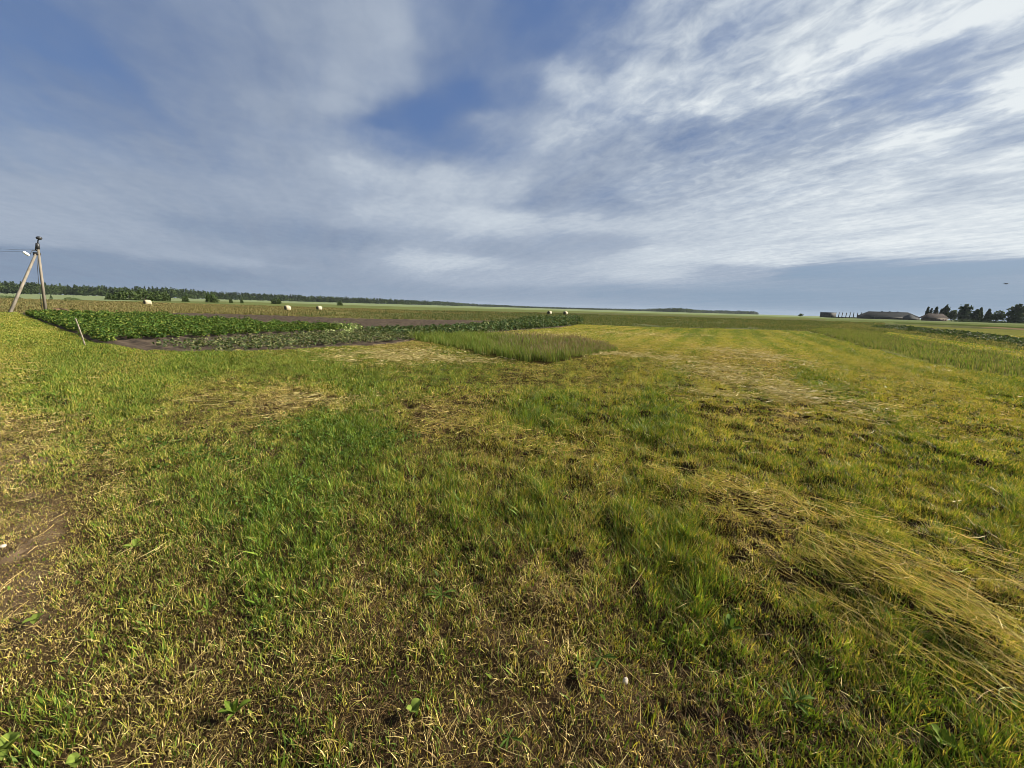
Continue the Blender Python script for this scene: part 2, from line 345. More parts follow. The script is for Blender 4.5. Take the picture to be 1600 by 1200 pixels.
# ------------------------------------------------------------------ ground sheet
def build_ground():
    r = np.concatenate([[0.0], np.exp(np.linspace(math.log(0.35), math.log(4200), 860))])
    a = np.concatenate([np.radians(np.linspace(-74, 74, 520)), np.radians(np.linspace(78, 282, 40))])
    nr, na = len(r), len(a)
    Rr, A = np.meshgrid(r, a, indexing='ij')
    x = (Rr * np.sin(A)).ravel(); y = (Rr * np.cos(A)).ravel()
    z = np.zeros(len(x)); front = (y > 0.2)
    nz = front & (Rr.ravel() < 70)
    z[nz] = H(x[nz], y[nz])
    sm = np.zeros(len(x), bool); sm[nz] = soil_mask(x[nz], y[nz])
    z[sm] = -0.22
    col = np.tile(np.array([0.10, 0.105, 0.035]), (len(x), 1))
    px, py = project(x, np.maximum(y, .01)); q = py - hor(px)
    rr = np.hypot(x, y)
    # near: thatch and bare earth below the blades, darkened to carry their shade
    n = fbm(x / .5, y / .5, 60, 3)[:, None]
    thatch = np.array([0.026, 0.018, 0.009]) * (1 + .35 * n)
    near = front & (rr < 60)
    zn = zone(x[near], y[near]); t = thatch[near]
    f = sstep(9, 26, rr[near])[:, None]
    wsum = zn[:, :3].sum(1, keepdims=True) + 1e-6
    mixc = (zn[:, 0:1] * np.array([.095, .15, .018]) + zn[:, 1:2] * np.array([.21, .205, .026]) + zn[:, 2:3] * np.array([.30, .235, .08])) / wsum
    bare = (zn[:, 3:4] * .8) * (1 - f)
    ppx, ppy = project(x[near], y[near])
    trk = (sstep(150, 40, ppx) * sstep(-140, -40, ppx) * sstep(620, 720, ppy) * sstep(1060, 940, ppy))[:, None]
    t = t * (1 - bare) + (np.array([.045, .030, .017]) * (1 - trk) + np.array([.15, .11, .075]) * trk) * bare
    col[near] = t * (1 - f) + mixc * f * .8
    # far fields
    mown = in_poly(px, py, P_mown)
    far = (rr > 24) & ~mown
    big = fbm(x / 14, y / 14, 70, 4); big2 = fbm(x / 60, y / 25, 75, 3); fine = fbm(x / 3, y / 3, 78, 3)
    def setc(mask, c, v=.18):
        k = (1 + v * big[mask] + v * .6 * fine[mask])[:, None]
        col[mask] = np.array(c) * k
    leftness = sstep(1000, 250, px)
    lim_rough = 9.0 - 4.0 * sstep(600, 1000, px)
    lim_pale = 3.6 + 5.2 * sstep(420, 60, px) - .6 * sstep(700, 1100, px) + .4 * big2
    m_rough = far & (q > lim_rough); m_mid = far & (q <= lim_rough); m_pale = far & (q < lim_pale)
    ro = np.array([.125, .110, .042]); rg = np.array([.075, .082, .040])
    k = (1 + .22 * big + .15 * fine)[:, None]
    lf = (leftness + .35 * big2).clip(0, 1)[:, None]
    col[m_rough] = ((ro * lf + rg * (1 - lf)) * k)[m_rough]
    setc(m_mid, (.095, .115, .045), .12); setc(m_pale, (.145, .18, .10), .06)
    # right hand side
    rt = px > 1290
    setc(rt & far & (q < 8.5), (.085, .105, .042), .1)
    setc(rt & far & (q < 4.5), (.105, .13, .065), .06)
    setc(in_poly(px, py, P_strip2), (.10, .115, .035), .2)
    setc(in_poly(px, py, P_strip1), (.12, .125, .035), .2)
    setc(in_poly(px, py, P_path), (.11, .115, .04), .2)
    setc(in_poly(px, py, P_mown2), (.11, .115, .035), .12)
    setc(in_poly(px, py, P_weed2), (.05, .07, .025), .2)
    setc(in_poly(px, py, [(1400, 505.5), (1500, 509), (1620, 514.5), (1620, 512), (1500, 506.5), (1400, 503.5)]), (.045, .06, .02), .2)
    setc(in_poly(px, py, [(1515, 510.5), (1560, 513), (1620, 517), (1620, 514.6), (1560, 511)]), (.13, .10, .065), .1)
    i = np.arange(nr - 1)[:, None] * na; j = np.arange(na)[None, :]; j2 = (j + 1) % na
    qd = np.stack([i + j, i + na + j, i + na + j2, i + j2], -1).reshape(-1, 4)[:, ::-1]
    qd = qd[na:]            # innermost ring is a fan
    fan = np.stack([np.zeros(na, int), na + np.arange(na), na + (np.arange(na) + 1) % na], -1)[:, ::-1]
    o = mesh_np('ground', np.c_[x, y, z], [qd, fan], M_ground, colors=col, smooth=True)
    tag(o, kind='structure')
    tag(o, label='flat mown field and far meadows reaching the horizon')
build_ground()

# ------------------------------------------------------------------ soil plot
def grid_in(poly, step, jit=0.0, ext=0):
    g = np.array([ground(*p)[:2] for p in poly])
    x = np.arange(g[:, 0].min() - step, g[:, 0].max() + step, step); y = np.arange(g[:, 1].min() - step, g[:, 1].max() + step, step)
    return x, y
def build_soil():
    st = 0.16
    xs, ys = grid_in(P_soil, st)
    X, Y = np.meshgrid(xs, ys, indexing='ij')
    row = ROWD[0] * Y - ROWD[1] * X        # distance across rows
    z = -0.035 + 0.03 * fbm(X / .35, Y / .35, 90, 3) + 0.045 * np.cos(row / .72 * 2 * pi) + .02
    px, py = project(X, Y)
    ok = in_poly(px, py, P_soil)
    z = np.where(ok, z, -.14)
    for _ in range(4):
        o2 = ok.copy(); o2[1:] |= ok[:-1]; o2[:-1] |= ok[1:]; o2[:, 1:] |= ok[:, :-1]; o2[:, :-1] |= ok[:, 1:]; ok = o2
    cell = ok[:-1, :-1] & ok[1:, :-1] & ok[1:, 1:] & ok[:-1, 1:]
    ii, jj = np.nonzero(cell); ny = Y.shape[1]
    q = np.stack([ii * ny + jj, (ii + 1) * ny + jj, (ii + 1) * ny + jj + 1, ii * ny + jj + 1], -1)
    used = np.unique(q); remap = -np.ones(X.size, int); remap[used] = np.arange(len(used))
    v = np.c_[X.ravel(), Y.ravel(), z.ravel()][used]
    tag(mesh_np('ploughed_soil', v, [remap[q]], M_soil, smooth=True), label='dark ploughed soil of the vegetable plot', kind='structure')
_a = ground(150, 535)[:2]; _b = ground(30, 489)[:2]
ROWD = (_b - _a) / np.linalg.norm(_b - _a)
build_soil()
print('potato corner', _a, _b)

# ------------------------------------------------------------------ blade builder
def blades(x, y, z, h, w, az, lean, col, curve=0.5, seg=2):
    """grass blades; lean = horizontal run / height"""
    n = len(x)
    dx, dy = np.cos(az), np.sin(az)
    sx, sy = -dy, dx
    tw = R.uniform(-1, 1, n) * 1.2
    c, s = np.cos(tw), np.sin(tw)
    wx, wy = sx * c + dx * s, sy * c + dy * s
    if seg == 1:
        v = np.empty((n, 3, 3))
        v[:, 0] = np.c_[x - wx * w, y - wy * w, z]; v[:, 1] = np.c_[x + wx * w, y + wy * w, z]
        v[:, 2] = np.c_[x + dx * lean * h, y + dy * lean * h, z + h]
        f = [(np.arange(n)[:, None] * 3 + np.array([0, 1, 2]))]
        k = 3
    else:
        v = np.empty((n, 5, 3)); m = .5
        mx, my, mz = x + dx * lean * h * m * (1 - curve * .6), y + dy * lean * h * m * (1 - curve * .6), z + h * (m + .18 * curve)
        v[:, 0] = np.c_[x - wx * w, y - wy * w, z - .01]; v[:, 1] = np.c_[x + wx * w, y + wy * w, z - .01]
        v[:, 2] = np.c_[mx + wx * w * .85, my + wy * w * .85, mz]; v[:, 3] = np.c_[mx - wx * w * .85, my - wy * w * .85, mz]
        v[:, 4] = np.c_[x + dx * lean * h, y + dy * lean * h, z + h]
        b = np.arange(n)[:, None] * 5
        f = [b + np.array([0, 1, 2, 3]), b + np.array([3, 2, 4])]
        k = 5
    return v.reshape(-1, 3), f, np.repeat(col, k, axis=0)
def merge(parts):
    vs, cs, fs = [], [], {}
    o = 0
    for v, f, c in parts:
        vs.append(v); cs.append(c)
        for a in f: fs.setdefault(a.shape[1], []).append(a + o)
        o += len(v)
    return np.concatenate(vs), [np.concatenate(a) for a in fs.values()], np.concatenate(cs)

def scatter(y0, y1, dens):
    """uniform points in the viewed wedge between two distances; dens(y) per m2, dens falling"""
    ys = np.linspace(y0, y1, 60); area = np.trapz(2 * (1.42 * ys + 2.2), ys)
    dm = dens(ys).max()
    n = int(area * dm)
    y = R.uniform(y0, y1, int(n * 2.2)); keep = R.uniform(0, 1, len(y)) < (1.42 * y + 2.2) / (1.42 * y1 + 2.2)
    y = y[keep]; y = y[:n] if len(y) > n else y
    x = R.uniform(-1, 1, len(y)) * (1.42 * y + 2.2)
    k = R.uniform(0, 1, len(y)) < dens(y) / dm
    return x[k], y[k]

C_green = np.array([[.075, .135, .014], [.10, .165, .018], [.05, .095, .016], [.125, .18, .024]])
C_yel = np.array([[.235, .23, .034], [.28, .26, .048], [.185, .215, .030], [.33, .29, .072]])
C_straw = np.array([[.47, .37, .15], [.55, .46, .21], [.36, .27, .10], [.42, .33, .13]])
C_heap = np.array([[.40, .35, .16], [.48, .42, .22], [.30, .26, .10], [.24, .23, .06], [.36, .29, .12]])
C_brown = np.array([[.15, .095, .04], [.10, .065, .028], [.20, .13, .055]])
def pick(pal, n):
    return pal[R.integers(0, len(pal), n)] * R.uniform(.75, 1.25, (n, 1))

def build_mown():
    parts = []
    LD = [(1.0, 19000), (2.0, 16000), (3, 11000), (5, 5600), (8, 2500), (13, 1000), (20, 400), (30, 190), (45, 100)]
    ly = np.log([a for a, b in LD]); ld = np.log([b for a, b in LD])
    dens = lambda yy: np.exp(np.interp(np.log(yy), ly, ld))
    for (y0, y1) in ((0.6, 1.8), (1.8, 3), (3, 5), (5, 8), (8, 13), (13, 21), (21, 45)):
        x, y = scatter(y0, y1, dens)
        px, py = project(x, y)
        ok = in_poly(px, py, P_mown) | in_poly(px, py, P_mown2) | (in_poly(px, py, P_path) & (R.uniform(0, 1, len(px)) < .5))
        ok &= ~in_poly(px, py, P_tall)
        ok &= (px > -1200) & (px < 2800) & (py < 1900)
        x, y = x[ok], y[ok]
        z_ = zone(x, y)
        sc = .05 + .013 * np.hypot(x, y)
        keep = (R.uniform(0, 1, len(x)) > z_[:, 3] * .5) & (fbm(x / sc, y / sc, 67, 2) + R.uniform(-.7, .7, len(x)) > -.8 - .8 * sstep(7, 16, np.hypot(x, y)))
        x, y, z_ = x[keep], y[keep], z_[keep]
        n = len(x)
        w = z_[:, :3].copy(); w = np.c_[w, .04 + .45 * z_[:, 3]]
        cw = np.cumsum(w, 1); u = R.uniform(0, 1, n) * cw[:, -1]
        kind = (u[:, None] > cw).sum(1)
        col = np.empty((n, 3))
        for k, pal in enumerate((C_green, C_yel, C_straw, C_brown)):
            m = kind == k; col[m] = pick(pal, m.sum())
        sc = .045 + .011 * np.hypot(x, y)
        nc = fbm(x / sc, y / sc, 61, 3)
        fl = 1 - .65 * sstep(7, 16, np.hypot(x, y)); col *= (1 + .34 * nc * fl)[:, None].clip(.5, 1.6)
        hh = z_[:, 4] * R.uniform(.5, 1.5, n) * np.exp(.4 * nc * fl)
        hh = np.where(kind >= 2, hh * .62, hh)
        lean = np.abs(R.normal(0, 1, n)) * np.array([.6, .75, 1.5, 1.8])[kind] + .1
        az = R.uniform(0, 2 * pi, n)
        dist = np.hypot(x, y)
        wd = np.maximum(.0019, .00048 * dist) * R.uniform(.5, 1.35, n) * np.where(kind == 0, 1.3, 1.0) * np.where((R.uniform(0, 1, n) < .07) & (kind == 0), 2.6, 1)
        hh = hh * (1 + .008 * dist)
        z = H(x, y)
        parts.append(blades(x, y, z, hh, wd, az, lean, col, curve=.10, seg=2 if y0 < 7 else 1))
        # dead thatch lying between the living blades, gap shade put into its colour
        if y0 < 13:
            xt, yt = scatter(y0, y1, lambda yy: dens(yy) * .22)
            ptx, pty = project(xt, yt)
            ok = in_poly(ptx, pty, P_mown) & ~in_poly(ptx, pty, P_tall) & (ptx > -1200) & (ptx < 2800) & (pty < 1900)
            xt, yt = xt[ok], yt[ok]; nt_ = len(xt); dt = np.hypot(xt, yt)
            ct = np.where((R.uniform(0, 1, nt_) < .4)[:, None], pick(C_straw, nt_) * .42, pick(C_brown, nt_) * .7) * np.exp(.35 * fbm(xt / .3, yt / .3, 71, 3))[:, None]
            parts.append(blades(xt, yt, H(xt, yt) + .003, R.uniform(.004, .016, nt_), np.maximum(.0014, .0005 * dt) * R.uniform(.6, 1.4, nt_), R.uniform(0, 2 * pi, nt_), R.uniform(2, 7, nt_), ct, curve=.1, seg=1))
    # taller tussocks
    x, y = scatter(1.3, 14, lambda yy: 4 / (1 + (yy / 7) ** 1.5))
    zt = zone(x, y); px, py = project(x, y)
    ok = (R.uniform(0, 1, len(x)) < (.25 + zt[:, 4] * 9)) & in_poly(px, py, P_mown) & ~in_poly(px, py, P_tall) & (px > 450 - .2 * (py - 600))
    x, y, zt = x[ok], y[ok], zt[ok]
    m = 34; n = len(x)
    X = np.repeat(x, m) + R.normal(0, .035, n * m); Yv = np.repeat(y, m) + R.normal(0, .035, n * m)
    g = (R.uniform(0, 1, n) < zt[:, 0] / (zt[:, :3].sum(1))).repeat(m)
    col = np.where(g[:, None], pick(C_green, n * m), pick(C_yel, n * m))
    hh = np.repeat(zt[:, 4], m) * R.uniform(.7, 1.6, n * m)
    parts.append(blades(X, Yv, H(X, Yv), hh, np.maximum(.0013, .0004 * np.hypot(X, Yv)), R.uniform(0, 2 * pi, n * m), np.abs(R.normal(0, .8, n * m)), col))
    v, f, c = merge(parts)
    print('mown blades verts', len(v))
    tag(mesh_np('mown_grass', v, f, M_grass, colors=c), kind='stuff', label='short mown grass, green and yellowed, covering the near field', cat='grass')
build_mown()

# ------------------------------------------------------------------ loose hay stems
def stems(x, y, z, L, az, w, col, rise=.04, bend=.25, droop=True):
    n = len(x); K = 5
    t = np.linspace(-.5, .5, K)
    b = R.normal(0, bend, n)
    dx, dy = np.cos(az), np.sin(az)
    tilt = R.normal(0, .10, n)
    off = t[None] * L[:, None]; sid = b[:, None] * L[:, None] * (t[None] ** 2 * 4 - .3) * .5
    X = x[:, None] + dx[:, None] * off - dy[:, None] * sid
    Y = y[:, None] + dy[:, None] * off + dx[:, None] * sid
    Z = np.maximum(H(X.ravel(), Y.ravel()).reshape(n, K) + .008, z[:, None] + tilt[:, None] * off + rise * R.uniform(0, 1, n)[:, None])
    v = np.empty((n, K, 2, 3)); ww = w[:, None] * np.array([1, 1, .9, .75, .4])[None]
    ro = R.uniform(-pi / 2, pi / 2, n)[:, None]; cr_, sr_ = np.cos(ro) * ww, np.sin(ro) * ww
    v[:, :, 0] = np.stack([X + dy[:, None] * cr_, Y - dx[:, None] * cr_, Z - sr_], -1)
    v[:, :, 1] = np.stack([X - dy[:, None] * cr_, Y + dx[:, None] * cr_, Z + sr_], -1)
    base = (np.arange(n) * K * 2)[:, None, None] + (np.arange(K - 1) * 2)[None, :, None]
    f = (base + np.array([0, 2, 3, 1])).reshape(-1, 4)
    return v.reshape(-1, 3), [f], np.repeat(col, K * 2, axis=0)

def build_hay():
    parts = []
    # windrow bundles
    for i, l in enumerate(SW):
        seg = np.linalg.norm(np.diff(l, axis=0), axis=1); tot = seg.sum(); cum = np.concatenate([[0], np.cumsum(seg)])
        n = int(tot * (2300, 900, 520)[i])
        s = R.uniform(0, tot, n)
        k = np.clip(np.searchsorted(cum, s) - 1, 0, len(seg) - 1); tt = (s - cum[k]) / seg[k]
        p = l[k] + (l[k + 1] - l[k]) * tt[:, None]; bid = R.integers(0, max(n // 9, 1), n); nbd = max(n // 9, 1)
        d = (l[k + 1] - l[k]) / seg[k][:, None]
        clump = (.42 + .9 * fbm(s / .35, s * 0 + i, 33, 3)) * (1.15 - .75 * s / tot)
        p = p[bid]; k = k[bid]; s = s[bid]
        p = p + R.normal(0, .025, p.shape)
        off = R.normal(0, 1, nbd)[bid] * (.26, .24, .34)[i] + .22 * fbm(s / .6, s * 0 + 5 + i, 36, 2)
        x, y = p[:, 0] - d[:, 1] * off, p[:, 1] + d[:, 0] * off
        ok = R.uniform(0, 1, n) < np.clip(clump * 1.3, .08, 1)
        x, y, d, bid = x[ok], y[ok], d[ok], bid[ok]; n = len(x)
        az = np.arctan2(d[:, 1], d[:, 0]) + R.normal(0, .42, nbd)[bid] + R.normal(0, 1, n) * np.where(R.uniform(0, 1, n) < .88, (.24, .35, .6)[i], 1.1)
        L = R.uniform(.07, .34, n) * (1, .8, .6)[i]
        dist = np.hypot(x, y)
        col = np.where((R.uniform(0, 1, n) < .45)[:, None], pick(C_yel, n) * 1.35, pick(C_straw, n) * np.array([1.05, 1.0, .8]))
        parts.append(stems(x, y, H(x, y) + R.uniform(.02, .10, n), L, az, np.maximum(.0013, .0005 * dist) * R.uniform(.5, 1.1, n), col, rise=.05, bend=.3))
    # loose stems everywhere, thicker where the recipe says straw
    x, y = scatter(.6, 34, lambda yy: 620 / (1 + (yy / 2.9) ** 1.75))
    zt = zone(x, y); px, py = project(x, y)
    pr = np.clip(zt[:, 2] * 1.3 - .04, .02, 1) * np.clip(.75 + .9 * fbm(x / .22, y / .22, 52, 2), 0, 1.3)
    ok = (R.uniform(0, 1, len(x)) < pr) & in_poly(px, py, P_mown) & ~in_poly(px, py, P_tall) & (px > -1200) & (px < 2800)
    x, y, px = x[ok], y[ok], px[ok]; n = len(x); dist = np.hypot(x, y)
    L = R.uniform(.03, .13, n) * np.where(px > 560, 1.3, 1.0) * np.where(R.uniform(0, 1, n) < .12, 2.2, 1)
    parts.append(stems(x, y, H(x, y) + R.uniform(.01, .035, n), L, R.uniform(0, 2 * pi, n) , np.maximum(.0009, .0004 * dist), pick(C_straw, n) * R.uniform(.5, 1.15, (n, 1)), rise=.03, bend=.15))
    # heaps of loose straw
    for (cx, cy, rx, ry, n, hh) in ((1160, 590, 1.5, 5.0, 3400, .04), (1175, 555, 1.3, 3.5, 1300, .04), (1230, 622, .9, 1.3, 1100, .06), (1120, 618, .8, .8, 500, .04), (620, 556, 2.4, 1.8, 2600, .07), (590, 562, 1.6, .7, 900, .05), (700, 562, 2.2, .6, 700, .05),
                                    (440, 628, 1.3, .7, 260, .03), (520, 622, .8, .5, 150, .03), (1000, 522, 6, 3, 900, .06), (960, 556, 2.0, 1.0, 900, .06), (870, 524, 2.5, 1.2, 300, .08)):
        g = ground(cx, cy); n = int(n * 1.5)
        x = g[0] + R.normal(0, rx / 2, n); y = g[1] + R.normal(0, ry / 2, n)
        ok = fbm(x / .5, y / .5, 50, 3) > -.25
        ok &= ~in_poly(*project(x, y), P_tall) & ~soil_mask(x, y)
        x, y = x[ok], y[ok]; n = len(x); dist = np.hypot(x, y)
        parts.append(stems(x, y, H(x, y) + R.uniform(0, hh, n), R.uniform(.06, .26, n), R.uniform(0, 2 * pi, n), .0004 * dist * R.uniform(.6, 1.2, n), pick(C_heap, n), rise=hh))
    v, f, c = merge(parts)
    print('hay verts', len(v))
    tag(mesh_np('cut_hay', v, f, M_hay, colors=c), kind='stuff', label='pale cut hay lying loose and in raked rows on the mown field', cat='hay')
build_hay()

# ------------------------------------------------------------------ tall grass
def poly_points(poly, dens, lo=None):
    g = np.array([ground(*p)[:2] for p in poly])
    x0, y0 = g.min(0); x1, y1 = g.max(0)
    n = int((x1 - x0) * (y1 - y0) * dens)
    n = min(n, 3000000)
    x = R.uniform(x0, x1, n); y = R.uniform(y0, y1, n)
    ok = in_poly(*project(x, y), poly)
    return x[ok], y[ok]
def build_tall(name, poly, dens, hgt, pal, label, heads=None, wfac=.00055, leanb=.42, edge=None):
    x, y = poly_points(poly, dens)
    px, py = project(x, y); e = fbm(x / .7, y / .7, 103, 3)
    ok = in_poly(px + 20 * e, py + 5 * fbm(x / .5, y / .5, 107, 3) + 1, poly) & (fbm(x / .25, y / .25, 109, 2) > -.75)
    x, y = x[ok], y[ok]
    n = len(x); dist = np.hypot(x, y)
    k = fbm(x / .8, y / .8, 101, 3)
    h = hgt * R.uniform(.4, 1.2, n) * np.exp(.45 * k)
    if heads: h = h * (.35 + .65 * sstep(972, 880, project(x, y)[0]))
    px, py = project(x, y)
    col = pick(pal, n)
    lean = np.abs(R.normal(0, leanb, n)) + .03
    az = R.normal(pi * .95, 1.1, n)
    parts = [blades(x, y, x * 0 - .02, h, np.maximum(.0025, wfac * dist) * R.uniform(.6, 1.2, n), az, lean, col, seg=2)]
    if heads:
        frac, hc, x0, x1 = heads
        sel = R.uniform(0, 1, n) < frac * sstep(x0, x1, px)
        xs, ys, hs = x[sel], y[sel], h[sel] * R.uniform(1.0, 1.25, sel.sum()); m = len(xs)
        a2, l2 = az[sel], lean[sel]
        bx = xs + np.cos(a2) * l2 * hs; by = ys + np.sin(a2) * l2 * hs
        cc = np.array(hc) * R.uniform(.7, 1.3, (m, 1))
        parts.append(blades(xs, ys, xs * 0, hs, np.full(m, .0022), a2, l2, cc, seg=2))
        parts.append(blades(bx, by, hs * .86, hs * .26, np.maximum(.004, .00045 * np.hypot(bx, by)), a2, l2 + .25, cc, seg=2))
    v, f, c = merge(parts)
    tag(mesh_np(name, v, f, M_tall, colors=c), kind='stuff', label=label, cat='grass')
T_green = np.array([[.10, .15, .03], [.13, .165, .035], [.075, .12, .025], [.16, .17, .05]])
T_dull = np.array([[.11, .12, .045], [.14, .135, .055], [.085, .105, .04], [.17, .15, .075], [.07, .095, .035]])
T_brown = np.array([[.13, .12, .045], [.17, .145, .06], [.10, .11, .04], [.13, .105, .05], [.19, .165, .08]])
build_tall('tall_grass', P_tall, 460, .31, T_green, 'uncut tall grass island with brownish seed heads beside the vegetable plot', heads=(.4, (.15, .118, .078), 740, 900))
build_tall('tall_grass', P_strip1, 170, .19, np.concatenate([T_green, T_dull]), 'long strip of uncut grass bordering the mown field at the right', wfac=.0006)
build_tall('tall_grass', P_strip2, 80, .18, T_dull, 'second rough grass strip further back at the right', wfac=.0008)

def build_meadow():
    x, y = scatter(26, 128, lambda yy: 5.0 * (30 / yy) ** 1.35)
    px, py = project(x, y); q = py - hor(px)
    lim = 9.0 - 4.0 * sstep(600, 1000, px)
    ok = (q > lim) & ~in_poly(px, py, P_mown) & ~in_poly(px, py, P_soil) & ~in_poly(px, py, P_strip2) & ~in_poly(px, py, P_strip1) & ~in_poly(px, py, P_mown2) & (px > -150) & (px < 1380)
    ok &= fbm(x / 4, y / 4, 130, 3) > -.45
    x, y, px = x[ok], y[ok], px[ok]; n = len(x); m = 7
    leftness = np.clip(sstep(1000, 250, px) + .5 * fbm(x / 20, y / 8, 75, 3), 0, 1)
    br = np.repeat(R.uniform(0, 1, n) < leftness, m)
    X = np.repeat(x, m) + R.normal(0, .25, n * m); Y = np.repeat(y, m) + R.normal(0, .25, n * m)
    ok = ~in_poly(*project(X, Y), P_mown)
    X, Y, br = X[ok], Y[ok], br[ok]; N = len(X)
    col = np.where(br[:, None], pick(T_brown, N), pick(T_dull, N) * np.array([.72, .82, .8]))
    h = R.uniform(.10, .28, N) * (1 + .4 * fbm(X / 5, Y / 5, 133, 3))
    d = np.hypot(X, Y)
    v, f, c = blades(X, Y, X * 0, h, .0008 * d * R.uniform(.6, 1.3, N), R.uniform(0, 2 * pi, N), np.abs(R.normal(0, .35, N)), col, seg=1)
    print('meadow', len(v))
    tag(mesh_np('meadow_grass', v, f, M_tall, colors=c), kind='stuff', label='rough brownish meadow grass beyond the vegetable plot', cat='grass')
build_meadow()

# ------------------------------------------------------------------ crops made of leaf faces
def leaves(cx, cy, cz, s, pal, spread, m, flat=.6):
    n = len(cx); N = n * m
    X = np.repeat(cx, m); Y = np.repeat(cy, m); S = np.repeat(s, m)
    th = R.uniform(0, 2 * pi, N); rr = np.sqrt(R.uniform(0, 1, N)) * np.repeat(spread, m)
    hz = R.uniform(.1, 1, N) * (1 - .45 * (rr / np.repeat(spread, m)) ** 2)
    P = np.c_[X + rr * np.cos(th), Y + rr * np.sin(th), np.repeat(cz, m) * hz + .01]
    nn = R.normal(0, 1, (N, 3)); nn[:, 2] = np.abs(nn[:, 2]) + flat; nn[:, 0] += np.cos(th) * .5; nn[:, 1] += np.sin(th) * .5
    nn /= np.linalg.norm(nn, axis=1, keepdims=True)
    a = np.cross(nn, R.normal(0, 1, (N, 3))); a /= np.linalg.norm(a, axis=1, keepdims=True); b = np.cross(nn, a)
    L = (S * R.uniform(.6, 1.25, N))[:, None]
    v = np.empty((N, 4, 3))
    v[:, 0] = P - a * L; v[:, 1] = P - b * L * .55 + nn * L * .12; v[:, 2] = P + a * L; v[:, 3] = P + b * L * .55 + nn * L * .12
    f = np.arange(N)[:, None] * 4 + np.array([0, 1, 2, 3])
    return v.reshape(-1, 3), [f], np.repeat(pick(pal, N), 4, axis=0)
C_pot = np.array([[.05, .10, .018], [.075, .135, .022], [.035, .075, .016], [.11, .165, .035]])
def rows(poly, across, along, jit):
    g = np.array([ground(*p)[:2] for p in poly]); c = g.mean(0)
    D = ROWD; N_ = np.array([-D[1], D[0]])
    off0 = (-(ROWD[0] * 0) )
    ext = np.abs(g - c).sum(1).max()
    # ridges of the soil plot lie at multiples of 0.72 m across
    cr = np.arange(-200, 200) * across
    al = np.arange(-ext, ext, along)
    A, B = np.meshgrid(cr, al, indexing='ij')
    cross_c = D[0] * c[1] - D[1] * c[0]
    A = A.ravel(); B = B.ravel(); ok = np.abs(A - cross_c) < ext
    A, B = A[ok], B[ok]
    ca = c @ D
    x = N_[0] * A + D[0] * (B + ca); y = N_[1] * A + D[1] * (B + ca)
    x = x + R.normal(0, jit, len(x)); y = y + R.normal(0, jit, len(x))
    k = in_poly(*project(x, y), poly)
    return x[k], y[k]
